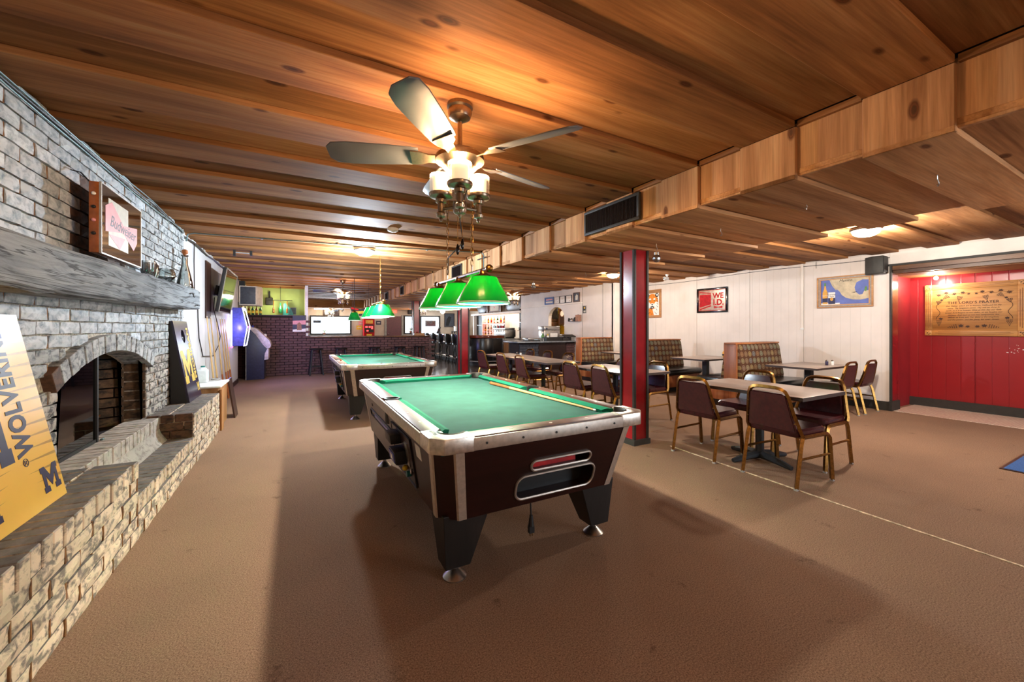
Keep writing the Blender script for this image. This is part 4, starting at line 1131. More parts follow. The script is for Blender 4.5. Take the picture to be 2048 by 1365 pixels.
for i, (x, y, a, l) in enumerate(CH):
    if i == 0: chair0.location = (x, y, 0); chair0.rotation_euler = (0, 0, R(a)); chair0['label'] = l; chair0['group'] = 'maroon stacking chairs'
    else: dup(chair0, (x, y, 0), R(a), l, 'maroon stacking chairs')

# ================================================================== booths
def booth(label, y, near=True, far=True, W_=1.25):
    t = thing('booth_bench', label, 'booth', (6.22, y, 0))
    part('end_panel', B().box(0, .03, -.11, .11, 0, 1.03), M['oak'], t, .004)
    part('back_core', B().box(.03, W_, -.045, .045, .1, 1.0), M['dark_brown'], t)
    part('top_cap', B().box(-.01, W_ + .01, -.10, .10, 1.03, 1.055), M['oak'], t, .003)
    for s, on in ((-1, near), (1, far)):
        if not on: continue
        def yy(v): return s*v
        prof = [(yy(.045), .44), (yy(.18), .44), (yy(.185), .50), (yy(.115), .98), (yy(.09), 1.03), (yy(.045), 1.03)]
        part('back_cushion', B().prism(prof, .03, W_, 'x'), M['booth'], t, .015)
        sp = [(yy(.12), .34), (yy(.60), .34), (yy(.635), .38), (yy(.635), .42), (yy(.60), .465), (yy(.12), .455)]
        part('seat_cushion', B().prism(sp, -.01, W_, 'x'), M['black_vinyl'], t, .02)
        part('seat_base', B().box(.0, W_, *sorted((yy(.1), yy(.56))), .10, .34), M['oak'], t)
        part('kick_base', B().box(.03, W_ - .03, *sorted((yy(.06), yy(.50))), 0, .10), M['black'], t)
    return t
booth('near double booth bench with patterned backs and a wide orange end panel', 3.97)
booth('middle double booth bench with patterned back, right of the near column', 6.0)
booth('far booth bench with patterned back left of the near column, by the serving counter', 7.93, True, False, 1.03)
# ================================================================== lamps over the pool tables
def chain(t, p0, p1, name='chain', m='brass', pitch=.045):
    a, c = Vector(p0), Vector(p1); n = int((c - a).length / pitch); b = B(); d = (c - a).normalized()
    for k in range(n):
        o = a + d * (pitch * (k + .5)); u = Vector((1,0,0)) if k % 2 else Vector((0,1,0))
        b.tube([o + u*.010*math.cos(q) + d*(.030*math.sin(q)) for q in [2*PI*j/8 for j in range(8)]], .0032, 4, closed=True)
    part(name, b, M[m], t)
def pool_lamp(label, x, y0, n, sp, power, r=.19, chains=(0, 1), bar=True):
    yc = y0 + sp*(n-1)/2
    t = thing('pool_table_lamp', label, 'lamp', (x, yc, CZ))
    for k in range(n):
        y = (y0 + sp*k) - yc; z = 1.475 - CZ
        sh = part('shade', B().lathe([(r, 0), (r*.99, .02), (r*.53, .185), (r*.50, .19), (r*.49, .184), (r*.955, .02), (r*.97, 0)], 28, (0, y, z), closed=True), M['shade_green'], t)
        part('rim', B().lathe([(r + .004, -.004), (r + .006, .006), (r - .004, .012), (r - .008, -.002)], 28, (0, y, z), closed=True), M['shade_inner'], sh)
        part('rib', B().tube([(-r*.95, y, z + .03), (-r*.72, y, z + .11), (-r*.55, y, z + .19)], .005, 5).tube([(r*.95, y, z + .03), (r*.55, y, z + .19)], .004, 5), M['chrome'], sh)
        part('cap', B().lathe([(r*.5, .186), (r*.3, .20), (.03, .215), (.022, .245)], 16, (0, y, z)), M['brass'], t)
        part('bulb', B().ball((0, y, z + .15), .024, 12, 8), M['frost_warm'], t)
        lamp('pool_bulb', 'POINT', (0, y, z + .10), power, (1.0, .90, .74), t, .025)
    if bar:
        part('bar', B().cyl((0, y0 - yc - .10, 1.715 - CZ), (0, yc - y0 + .10, 1.715 - CZ), .017, n=14), M['chrome'], t)
        for s in (-1, 1): part('bar_knob', B().ball((0, s*(yc - y0 + .10), 1.715 - CZ), .028, 12, 8), M['brass'], t)
        for s in (-1, 1):
            if (s < 0 and 0 in chains) or (s > 0 and 1 in chains):
                chain(t, (0, s*.28, 1.73 - CZ), (0, s*.28, 0)); part('ceiling_hook', B().tube([(0, s*.28, 0), (0, s*.28 + .01, -.02), (0, s*.28, -.03)], .004, 5), M['brass'], t)
    else:
        part('rod', B().cyl((0, 0, 1.70 - CZ), (0, 0, 0), .006, n=8), M['wire_dark'], t)
    return t
pl = pool_lamp('hanging lamp with three green shades over the near pool table', 1.18, 2.60, 3, .49, POWER['pool_near'])
part('power_cord', B().tube([(0, -.28, -.02), (-.06, -.30, -.15), (-.10, -.28, -.35), (-.04, -.20, -.50), (.0, .26, -.55), (0, .27, -.70)], .005, 6), M['wire_dark'], pl)
pool_lamp('hanging lamp with three green shades over the far pool table', 1.18, 6.42, 3, .49, POWER['pool_far'], .185, (0,))
pool_lamp('small single green lamp hanging beyond the far pool table', 1.19, 10.0, 1, .5, POWER['pool_third'], .14, bar=False)
# winged sign hanging behind it
o = thing('hanging_sign', 'dark winged sign with red and yellow bands hanging before the far wall', 'sign', (1.45, 10.9, 1.72), ROT_FRONT)
part('plate', B().prism([(-.26,.12),(0,.07),(.26,.12),(.24,-.06),(.0,-.12),(-.2,-.05)], -.02, 0), M['print_black'], o)
part('red_band', flat([(-.24,.11),(-.05,.07),(-.05,.03),(-.22,.06)], .001), M['print_red'], o); part('yellow_band', flat([(-.14,.0),(.12,.02),(.10,-.05),(-.13,-.06)], .001), M['print_yellow'], o)
part('wire', B().tube([(-.2, .1, -.01), (-.2, .75, -.01)], .003, 4).tube([(.2, .1, -.01), (.2, .75, -.01)], .003, 4), M['wire_dark'], o)

# ================================================================== ceiling fans with light kits
def fan(label, x, y, power, zc=CZ, phase=20, small=False):
    t = thing('ceiling_fan', label, 'ceiling fan', (x, y, zc))
    part('canopy', B().lathe([(.065, 0), (.068, -.02), (.06, -.03), (.064, -.045), (.055, -.07), (.03, -.085), (.014, -.09)], 24), M['nickel'], t)
    part('downrod', B().cyl((0,0,-.08), (0,0,-.24), .012, n=10), M['nickel'], t)
    part('motor_housing', B().lathe([(.02, -.23), (.05, -.24), (.10, -.255), (.125, -.275), (.128, -.30), (.10, -.315), (.09, -.33), (.075, -.345), (.05, -.35), (.04, -.37)], 28), M['nickel'], t)
    for k in range(5):
        a = R(phase + 72*k); dx, dy = math.cos(a), math.sin(a); nx, ny = -dy, dx; pitch = .02
        ir = part('blade_iron', B().loft([[(dx*r_ + nx*w*s_, dy*r_ + ny*w*s_, -.292 + pitch*.6*s_ + e) for s_, e in ((-1, 0), (1, 0), (1, .006), (-1, .006))] for r_, w in ((.10, .018), (.16, .02), (.20, .045), (.25, .05))]), M['nickel'], t)
        bl = []
        for r_, w in ((.21, .052), (.25, .058), (.40, .066), (.56, .07), (.63, .062), (.66, .035)):
            bl.append([(dx*r_ + nx*w*s_, dy*r_ + ny*w*s_, -.283 + pitch*s_*w/.06 + e) for s_, e in ((-1, 0), (1, 0), (1, .007), (-1, .007))])
        part('blade', B().loft(bl), M['blade'], t, .002)
    # light kit
    part('stem', B().cyl((0,0,-.36), (0,0,-.535), .022, n=14), M['nickel'], t)
    part('hub', B().lathe([(.02, -.50), (.033, -.51), (.036, -.53), (.036, -.555), (.03, -.57), (.012, -.578), (.008, -.59)], 18), M['nickel'], t)
    for k in range(3):
        a = R(-111 + 120*k); dx, dy = math.cos(a)*.115, math.sin(a)*.115
        part('arm', B().cyl((dx*.2, dy*.2, -.535), (dx, dy, -.535), .008, n=8), M['nickel'], t)
        part('socket', B().lathe([(.006, -.60), (.010, -.59), (.008, -.582), (.024, -.575), (.027, -.56), (.018, -.55), (.018, -.505), (.028, -.50), (.03, -.485), (.026, -.478), (.06, -.47), (.064, -.462), (.064, -.452), (.05, -.45)], 18, (dx, dy, 0)), M['nickel'], t)
        s1 = part('light_shade', B().loft([[(dx + r_*math.cos(2*PI*q/20), dy + r_*math.sin(2*PI*q/20), z_) for q in range(20)] for r_, z_ in ((.043, -.45), (.044, -.405), (.045, -.36))], caps=False), M['frost_warm'], t)
        part('outer_glass', B().lathe([(.060, -.45), (.060, -.355), (.058, -.355), (.058, -.45)], 20, (dx, dy, 0), closed=True), M['lamp_glass'], s1)
        lamp('fan_bulb', 'POINT', (dx*1.1, dy*1.1, -.338), power/3, WARM, t, .03)
    if not small:
        for dx, l in ((-.012, .14), (.014, .11)):
            pc = part('pull_chain', B().cyl((dx, 0, -.585), (dx, 0, -.60 - l), .0015, n=5), M['brass'], t)
            part('pull_knob', B().lathe([(.003, .028), (.008, .012), (.010, -.005), (.007, -.022), (.003, -.028)], 10, (dx, 0, -.62 - l)), M['black_gloss'], pc)
    return t
M['blade'] = plain('silver_fan_blade', (112, 117, 124), .4, .5, var=.04, scale=4)
fan('ceiling fan with three lit glass shades above the near pool table', .75, 1.95, POWER['fan_main'], CZ, 158)
fan('added ceiling fan with lit glass shades, unseen behind the camera', .75, -1.5, POWER['fan_main'] * .8, CZ, 130)  # second fan added out of view to lift ceiling and soffit
fan('ceiling fan with lit shades beyond the far pool table', .985, 10.5, POWER['fan_far'], CZ, 100)
fan('ceiling fan with lit shades in front of the far left window', 1.28, 19.1, POWER['fan_far']*.6, 2.40, 95, True)
fan('ceiling fan with lit shades over the far end of the bar', 5.0, 17.6, POWER['fan_far']*.8, CZ, 85, True)
fan('ceiling fan with lit shades over the dining side near the serving counter', 4.93, 8.95, POWER['fan_far'], CZ, 110, True)

# ================================================================== dome lights, detector, globes, hanging bulbs
def dome(label, x, y, power, col, m, tilt=0, r=.15, z=CZ):
    t = thing('dome_light', label, 'ceiling light', (x, y, z))
    part('base', B().lathe([(r, 0), (r*1.03, -.015), (r*.92, -.03)], 24), M['nickel'], t)
    part('diffuser', B().lathe([(r*.92, -.028), (r*.80, -.07), (r*.5, -.095), (r*.15, -.104), (.001, -.105)], 24), M[m], t)
    lamp('dome_bulb', 'POINT', (0, 0, -.36 if m == 'dome_cool' else -.19), power, col, t, .06)
    return t
dome('round dome ceiling light with cool white glow before the far pool table', .88, 6.2, POWER['dome_cool'], COOL, 'dome_cool')
dome('round dome ceiling light over the dining side in front of the red alcove', 5.85, 2.08, POWER['dome_right'], SOFT, 'dome_warm')
dome('round dome ceiling light left of the near column, far over the dining side', 5.95, 6.4, POWER['dome_mid'], SOFT, 'dome_warm')
dome('added round dome ceiling light, unseen behind the camera', 5.6, -1.6, POWER['dome_added'], SOFT, 'dome_warm')  # unseen fixture added for its light
t = thing('smoke_detector', 'round pale smoke detector on the ceiling before the dome light', 'smoke detector', (.99, 4.75, CZ))
part('base', B().lathe([(.062, 0), (.064, -.012), (.06, -.03), (.045, -.04), (.001, -.042)], 22), M['offwhite'], t); part('sensor', B().lathe([(.02, -.04), (.018, -.048), (.001, -.05)], 12), M['white'], t)
o = thing('ceiling_conduit', 'thin grey conduit running across the ceiling by the dome light', 'conduit', (0, 0, 0))
part('pipe', B().tube([(-1.19, 6.15, 2.36), (-1.17, 6.12, 2.44), (-1.10, 6.10, CZ - .012), (.7, 5.92, CZ - .012), (2.3, 5.6, CZ - .012), (2.50, 5.56, CZ - .014), (2.525, 5.55, CZ - .05), (2.525, 5.55, 2.2)], .008, 8), M['wire_teal'], o)
for x in (-.4, .5, 1.7): part('clip', B().box(x - .01, x + .01, 5.9 - (x - .7)*.14 - .016, 5.9 - (x-.7)*.14 + .04, CZ - .022, CZ), M['steel'], o)
o = thing('black_bracket', 'small black iron bracket on the soffit face behind the green lamp', 'bracket', (2.53, 5.62, 2.38))
part('bar', B().box(-.015, 0, -.16, .16, -.006, .006), M['black'], o)
def globe(label, x, y):
    t = thing('globe_pendant', label, 'pendant lamp', (x, y, CZ))
    part('canopy', B().lathe([(.05, 0), (.05, -.02), (.01, -.03)], 14), M['brass'], t)
    part('stem', B().cyl((0,0,-.02), (0,0,-.36), .006, n=8), M['brass'], t)
    part('globe', B().ball((0, 0, -.46), .11, 18, 12), M['globe_glow'], t)
    lamp('globe_bulb', 'POINT', (0, 0, -.62), POWER['globe'], SOFT, t, .05)
globe('glowing white globe lamp over the bar, left of the column', 5.45, 16.2)
globe('glowing white globe lamp over the bar, right of the column', 5.45, 13.45)
def solar_ball(label, x, y, drop):
    t = thing('hanging_glass_ball', label, 'glass ball', (x, y, SZ))
    part('hook', B().tube([(0, 0, 0), (0, 0, -.03), (.012, 0, -.045), (.012, 0, -.06), (0, 0, -.068), (-.01, 0, -.06)], .0025, 5), M['steel'], t)
    part('wire', B().tube([(0, 0, -.066), (-.006, 0, -drop + .07), (0, 0, -drop + .055)], .002, 5), M['steel'], t)
    part('cap', B().cyl((0,0,-drop + .03), (0,0,-drop + .062), .024, n=14), M['steel'], t)
    me = mesh(B().ball((0, 0, -drop), .042, 12, 8), 0, 1, False); link('ball', me, M['crackle'], t)
    return t
M['crackle'] = glass('crackle_glass', (214,220,224), .35, .12)
solar_ball('crackle glass ball hanging from the soffit just right of the near column', 3.25, 2.86, .15)
solar_ball('crackle glass ball hanging further along the soffit, by the fan over the dining side', 3.86, 6.26, .10)
solar_ball('crackle glass ball hanging before the far column near the bar', 3.9, 12.2, .10)
for i, (x, y, l) in enumerate([(3.18, .81, 'bare hook under the soffit, nearest the right edge'), (3.14, 1.45, 'bare hook under the soffit, second from the right'), (3.24, 2.15, 'bare hook under the soffit, just right of the hanging glass ball'), (3.98, 4.26, 'bare hook under the soffit, left of the near column top'), (3.95, 4.86, 'bare hook under the soffit, leftmost of those in the near boards')]):
    o = thing('ceiling_hook', l, 'hook', (x, y, SZ + .035 if i in (1, 3) else SZ))
    part('wire', B().tube([(0, 0, .0), (0, 0, -.025), (.008, 0, -.035), (.016, 0, -.045), (.012, 0, -.06), (0, 0, -.065), (-.012, 0, -.058)], .0028, 5), M['steel'], o)
# vents on the soffit
def vent(label, y0, y1, z0, z1, n):
    t = thing('air_vent', label, 'vent', (SX0, (y0+y1)/2, (z0+z1)/2), ROT_RIGHT)
    w, h = (y1-y0)/2, (z1-z0)/2
    part('frame', frame(-w, w, -h, h, .026, -.002, .022), M['charcoal'], t, .003)
    part('backing', B().box(-w + .02, w - .02, -h + .02, h - .02, -.002, .002), M['black'], t)
    for k in range(n):
        x = -w + .03 + (2*w - .06)*(k + .5)/n
        part('slat', B().loft([[(x - .004, -h + .022, .003), (x - .002, -h + .022, .003), (x + .004, -h + .022, .016), (x + .002, -h + .022, .016)], [(x - .004, h - .022, .003), (x - .002, h - .022, .003), (x + .004, h - .022, .016), (x + .002, h - .022, .016)]]), M['dark_brown'], t, smooth=False)
    return t
vent('black slatted air vent on the soffit side nearest us', 2.40, 3.12, 2.215, 2.447, 42)
vent('air vent on the soffit side behind the near green lamp', 6.48, 6.98, 2.20, 2.43, 12)
vent('air vent on the soffit side in line with the far pool lamp', 10.78, 11.13, 2.20, 2.44, 8)
vent('farthest air vent on the soffit side', 12.85, 13.3, 2.20, 2.44, 8)
# ================================================================== things on the right wall and in the alcove
def hang(name, label, cat, y, z, x=RX, rot=ROT_RIGHT): return thing(name, label, cat, (x, y, z), rot)
# tiger picture
t = hang('tiger_picture', 'tan framed drawing of a tiger face on the cream wall behind the near column', 'picture', 7.30, 1.925)
part('frame', frame(-.29, .29, -.365, .365, .04, 0, .02), M['tan_frame'], t, .003)
part('sheet', B().box(-.255, .255, -.33, .33, .001, .008), M['tan_frame'], t)
part('paper', flat(rect(-.21, .215, -.30, .27), .0085), M['print_white'], t)
def blob(nm, poly, z, m): part(nm, flat(poly, z, .0006), M[m], t)
blob('head', circle(0, .06, .19, .20, 24), .0098, 'print_orange')
blob('shoulder', [(-.21,-.30),(.05,-.30),(.0,-.12),(-.10,-.05),(-.21,-.04)], .0098, 'print_orange')
for s in (-1, 1):
    blob('ear', circle(s*.15, .22, .055, .055, 16), .0106, 'print_black'); blob('ear_patch', circle(s*.155, .225, .025, .03, 12), .0114, 'print_white')
    blob('cheek', circle(s*.13, -.04, .07, .09, 16), .0106, 'print_white'); blob('brow', circle(s*.07, .12, .035, .025, 12), .0106, 'print_white')
    blob('eye', circle(s*.075, .085, .022, .014, 12), .0114, 'print_black'); blob('pupil', circle(s*.075, .087, .009, .009, 10), .0122, 'print_yellow')
    for q, (x0, y0, x1, y1) in enumerate([(.12,.14,.18,.12),(.13,.09,.19,.05),(.10,.18,.14,.21),(.03,.17,.05,.23),(.12,.03,.19,-.02),(.12,-.03,.18,-.09),(.10,-.10,.16,-.17),(.05,-.19,.14,-.27),(.0,-.22,.03,-.29)]):
        blob('stripe', [(s*x0, y0), (s*x1, y1 + .008), (s*x1*.98, y1 - .012)], .0116, 'print_black')
blob('muzzle', circle(0, -.055, .095, .07, 20), .0112, 'print_white'); blob('nose', [(-.035,-.01),(.035,-.01),(0,-.045)], .012, 'print_black')
blob('mouth', [(-.06,-.075),(0,-.055),(.06,-.075),(.045,-.115),(0,-.125),(-.045,-.115)], .012, 'print_black'); blob('chin', circle(0, -.10, .025, .012, 10), .0128, 'print_white')
# age check mirror sign
t = hang('age_check_sign', 'black framed red mirror sign reading WE I.D. on the cream wall', 'sign', 5.615, 1.915)
part('frame', frame(-.37, .37, -.275, .275, .04, 0, .03), M['black_gloss'], t, .004)
part('mirror', B().box(-.335, .335, -.24, .24, .0, .012), M['bronze_mirror'], t)
part('red_line', frame(-.325, .325, -.232, .232, .010, .012, .0128), M['print_red'], t)
part('red_block', flat([(-.30, .135), (-.02, .135), (-.02, -.09), (-.30, -.155)], .0122, .0008), M['print_red'], t)
part('red_bar', flat([(-.30, .205), (-.02, .165), (-.02, .145), (-.30, .18)], .0122, .0008), M['print_red'], t)
part('red_bar', flat([(-.30, -.185), (-.02, -.105), (-.02, -.135), (-.30, -.215)], .0122, .0008), M['print_red'], t)
text('lettering', 'WE', .165, M['print_red'], t, .15, .09, .0126, bold=.005)
text('lettering', 'I.D.', .175, M['print_red'], t, .155, -.055, .0126, bold=.006)
part('emblem', flat([(.05, -.13), (.15, -.155), (.25, -.13), (.25, -.185), (.15, -.165), (.05, -.185)], .0122, .0008), M['print_red'], t)
# beach map poster
t = hang('map_poster', 'wood framed beer poster with a map and the word Mexico on the cream wall', 'poster', 3.19, 1.915)
part('frame', frame(-.39, .39, -.27, .27, .022, 0, .028), M['tan_frame'], t, .003); part('frame_inner', frame(-.37, .37, -.25, .25, .022, 0, .018), M['light_trim'], t); part('frame_slip', frame(-.348, .348, -.228, .228, .014, 0, .022), M['tan_frame'], t)
part('sea', B().box(-.336, .336, -.216, .216, 0, .006), M['print_blue'], t)
part('land', flat([(-.20,.216),(.336,.216),(.336,.17),(.25,.18),(.17,.14),(.145,.06),(.16,-.02),(.21,-.07),(.25,-.06),(.27,-.01),(.335,.0),(.335,-.13),(.22,-.15),(.12,-.14),(.03,-.11),(-.03,-.06),(-.06,.0),(-.12,.07),(-.17,.14),(-.19,.19)], .0062), M['print_land'], t)
part('peninsula', flat([(-.21,.216),(-.185,.216),(-.15,.13),(-.10,.04),(-.115,.03),(-.17,.11)], .0064), M['print_land'], t)
part('beach', flat(rect(-.336, -.06, -.216, -.185), .0064), M['print_white'], t)
text('title', 'Mexico', .06, M['print_black'], t, .02, .185, .0075, shear=.35)
bt = part('bottle_print', flat([(-.31,-.20),(-.235,-.20),(-.235,.0),(-.255,.05),(-.262,.12),(-.283,.12),(-.29,.05),(-.31,.0)], .0068), M['print_amber'], t)
part('bottle_label', flat(rect(-.31,-.235,-.17,-.10), .0078), M['navy'], bt); part('bottle_cap', flat(rect(-.285,-.26,.115,.165), .0078), M['leaf'], bt)
text('lettering', 'Corona', .028, M['print_white'], t, -.272, -.055, .0085, shear=.2)
cn = part('can_print', flat(rect(-.225,-.125,-.205,.0), .0068), M['print_white'], t)
part('can_label', flat(rect(-.225,-.125,-.205,-.10), .0078), M['navy'], cn); part('can_crest', flat(circle(-.175,-.12,.022,.03), .0086), M['print_amber'], cn)
text('lettering', 'Corona', .036, M['print_black'], t, -.175, -.04, .0085); text('lettering', 'Extra', .03, M['print_black'], t, -.175, -.075, .0085, shear=.3)
part('fish_mark', flat([(.10,-.02),(.14,-.015),(.19,-.01),(.14,-.03)], .0064), M['print_black'], t)
part('palm_mark', flat([(.27,.0),(.285,.06),(.30,.07),(.31,.03),(.295,-.02)], .0066), M['leaf'], t)
# speaker, cable cover, camera, wires
t = thing('wall_speaker', 'dark grey speaker bracketed at the corner above the red alcove', 'speaker', (8.06, 2.74, 2.285))
part('cabinet', B().prism([(-.12, -.13), (.02, -.13), (.06, .0), (.06, .12), (-.06, .12), (-.14, .0)], -.135, .135), M['charcoal'], t, .01)
part('grille', B().prism([(-.125, -.14), (.01, -.14), (.01, -.132), (-.125, -.132)], -.12, .12), M['black'], t); part('bracket', B().box(.03, .09, -.02, .02, -.03, .03), M['black'], t)
t = hang('cable_cover', 'narrow white cable cover running down the cream wall from the ceiling', 'cable cover', 3.82, 1.89)
part('channel', B().box(-.022, .022, -.60, .585, 0, .018), M['white_front'], t, .004); part('end_box', B().box(-.025, .025, -.625, -.595, 0, .022), M['white'], t)
t = hang('cable_cover', 'short conduit line from the ceiling beside the map poster', 'cable cover', 3.60, 2.42)
part('channel', B().box(-.004, .004, -.06, .06, 0, .008), M['light_trim'], t)
o = thing('wall_wire', 'thin dark wire running along the top of the cream wall', 'wire', (RX - .012, 0, 0))
part('wire', B().tube([(0, y, 2.415 + .018*math.sin(y*1.7)) for y in [2.6 + .3*k for k in range(18)]], .005, 5), M['wire_dark'], o)
t = thing('security_camera', 'small white security camera under the ceiling by the cream wall', 'camera', (7.15, 6.0, CZ))
part('mount', B().lathe([(.035, 0), (.035, -.02), (.012, -.03), (.012, -.06)], 12), M['white'], t); part('body', B().box(-.10, .03, -.03, .03, -.115, -.055), M['white'], t, .012); part('lens', B().cyl((-.10, 0, -.085), (-.11, 0, -.085), .02, n=12), M['black'], t)
# prayer plaque
t = hang('carved_plaque', 'carved wooden plaque of a prayer framed by grapevines on the red wall', 'plaque', 1.95, 1.585, 9.15)
part('board', B().box(-.52, .52, -.41, .41, 0, .028), M['plaque'], t, .004)
for s in (-1, 1):
    part('frame_rail', B().box(-.44, .44, *sorted((s*.33, s*.41)), .028, .036), M['plaque'], t, .003); part('frame_stile', B().box(*sorted((s*.435, s*.52)), -.33, .33, .028, .036), M['plaque'], t, .003)
    for q in (-1, 0, 1):
        part('groove', B().box(-.40 + .03*abs(q), .40 - .03*abs(q), s*.37 + q*.018 - .003, s*.37 + q*.018 + .003, .0355, .0372), M['carve_soft'], t); part('groove', B().box(s*.478 + q*.02 - .004, s*.478 + q*.02 + .004, -.29 + .02*abs(q), .29 - .02*abs(q), .0355, .0372), M['carve_soft'], t)
    for s2 in (-1, 1):
        cbk = part('corner_block', B().box(*sorted((s*.44, s*.52)), *sorted((s2*.33, s2*.41)), .028, .042), M['plaque'], t, .003)
        bb = B(); g = random.Random(s*2 + s2)
        for q in range(9): bb.prism(circle(s*.48 + g.uniform(-.026,.026), s2*.37 + g.uniform(-.026,.026), .007, .005, 8), .0418, .0432)
        part('grape_carving', bb, M['carve'], cbk)
def grapes(x, y, dx, dy, n=14, r=.008):
    b = B(); L = math.hypot(dx, dy); ux, uy = dx/L, dy/L; k = 0
    rows = [4, 4, 3, 2, 1]
    for i, c in enumerate(rows):
        for q in range(c):
            o_ = (q - (c-1)/2)*.0155
            b.prism(circle(x + ux*i*L/5 - uy*o_, y + uy*i*L/5 + ux*o_, r*.8, r*.8, 8), .0275, .0295)
    part('grape_carving', b, M['carve'], t)
def leafc(x, y, s, a):
    pts = []
    for k in range(14):
        th = 2*PI*k/14; rr = s*(1 if k % 2 else .55)
        pts.append((x + rr*math.cos(th + a), y + .75*rr*math.sin(th + a)))
    part('leaf_carving', flat(pts, .0275, .002), M['carve'], t)
for s in (-1, 1):
    for (x, y, sz) in ((.36,.24,.032),(.28,.27,.03),(.19,.25,.028),(.10,.265,.03),(.33,.16,.024),(.04,.24,.02)): leafc(s*x, y, sz, x*9)
    grapes(s*.26, .22, s*.06, -.05); grapes(s*.13, .20, s*.02, -.08); grapes(s*.36, .14, s*.01, -.06)
    part('vine', B().tube([(s*(.02 + .38*k/12), .25 + .012*math.sin(k*1.7), .029) for k in range(13)], .0025, 4), M['carve_soft'], t)
    part('vine', B().tube([(s*(.37 + .022*math.sin(k*.9)), .10 - .25*k/9, .029) for k in range(10)], .003, 4), M['carve'], t)
    grapes(s*.36, -.17, 0, -.10); leafc(s*.34, -.14, .03, .3)
    leafc(s*.05, -.265, .03, .5); leafc(s*.12, -.255, .038, .2); grapes(s*.17, -.26, s*.11, -.025)
text('lettering', "THE LORD'S PRAYER", .052, M['carve'], t, 0, .108, .0285, spacing=1.12, bold=.0008)
for k, ln_ in enumerate(['Our Father which art in heaven, Hallowed be thy', 'name. Thy kingdom come. Thy will be done in', 'earth, as it is in heaven. Give us this day our daily', 'bread. And forgive us our debts, as we forgive our', 'debtors. And lead us not into temptation, but', 'deliver us from evil: For thine is the kingdom,', 'and the power, and the glory, for ever. Amen.']):
    text('lettering', ln_, .0285, M['carve'], t, 0, .058 - .036*k, .0285, shear=.3)
# alcove spotlight and scuffs
o = thing('spot_bulb', 'small lit bulb under the wooden header of the red alcove', 'light', (8.95, 2.30, 2.14))
part('socket', B().cyl((0,0,0), (0,0,-.02), .022, n=12), M['steel'], o); part('bulb', B().ball((0, 0, -.045), .03, 12, 8), M['dome_warm'], o)
lamp('alcove_bulb', 'POINT', (-.02, 0, -.12), POWER['alcove'], SOFT, o, .035)
bb = B(); g = random.Random(4)
for k in range(22):
    y, z = 1.50 + g.gauss(0, .07), .98 + g.gauss(0, .05); r = g.uniform(.002, .008)
    bb.prism(circle(y, z, r, r, 6), 9.1485, 9.1496, 'x')
part('paint_chip', bb, M['print_white'], bpy.data.objects['wall_alcove'])['kind'] = 'stuff'
o = thing('floor_mat', 'blue floor mat with a dark edge at the right side of the carpet', 'mat', (6.1, .45, 0))
part('pile', B().box(-.40, .42, -.6, .58, .0, .012), M['blue_mat'], o, .004); part('border', frame(-.42, .44, -.62, .60, .03, 0, .008), M['dark_brown'], o)
# ================================================================== brick half wall, its stools and the arcade corner
hw = thing('half_wall', 'dark purple brick half wall with a wooden cap across the far room', 'half wall', (1.2, 12.4, 0))
def wpart(name, b, m, **k): return part(name, b, m, hw, loc=(-1.2, -12.4, 0), **k)
wpart('core', B().box(-2.45, .22, 12.42, 12.56, 0, 1.625).box(.22, 3.69, 12.42, 12.56, 0, 1.02), M['mortar_far'], smooth=False)
wpart('cap', B().box(.22, 3.74, 12.36, 12.66, 1.02, 1.055), M['brown_trim'], bev=.004)
wpart('upper_cap', B().box(-2.45, .22, 12.40, 12.58, 1.625, 1.645), M['dark_brown'])
FB = mesh(B().box(-.098, .098, -.02, .02, -.0305, .0305), .003, 1, False); FBh = mesh(B().box(-.048, .048, -.02, .02, -.0305, .0305), .003, 1, False)
lst = []
j = 0; z = .005
while z < 1.6:
    zc = z + .036; x = -2.4 + (.105 if j % 2 else 0)
    while x < 3.69:
        if x + .1 < .22 and zc < 1.60 or x + .1 >= .22 and zc < .99: lst.append((x + .105, zc))
        x += .21
    z += .0715; j += 1
# the bricks nothing stands in front of come first
lst.sort(key=lambda p: (p[0] < -1.2 or (p[0] < -.5 and p[1] < 1.3) or (.25 < p[0] < 3.6 and p[1] < .55), -p[1]))
field = B()
for i, (x, zc) in enumerate(lst):
    if i < 300: link('brick', FB, M['brick_far'], hw, (x - 1.2, .005 + random.uniform(-.002, .002), zc))
    else: field.box(x - .098, x + .098, 12.385, 12.43, zc - .0305, zc + .0305)
wpart('brick_field', field, M['brick_far'], smooth=False)['kind'] = 'stuff'
t = thing('poster', 'small poster of a sunset scene pinned on the high brick wall', 'poster', (.055, 12.378, 1.41), ROT_FRONT)
part('sheet', B().box(-.16, .16, -.22, .22, 0, .004), M['navy'], t); part('sunset', flat([(-.16,-.02),(.16,-.02),(.16,.10),(-.16,.08)], .0042), M['pink'], t); part('ground', flat([(-.16,-.22),(.16,-.22),(.16,-.13),(-.16,-.16)], .0042), M['print_white'], t)
part('figure', flat([(-.06,-.18),(-.05,.0),(0,.04),(.05,.0),(.06,-.18)], .0056), M['terracotta'], t)
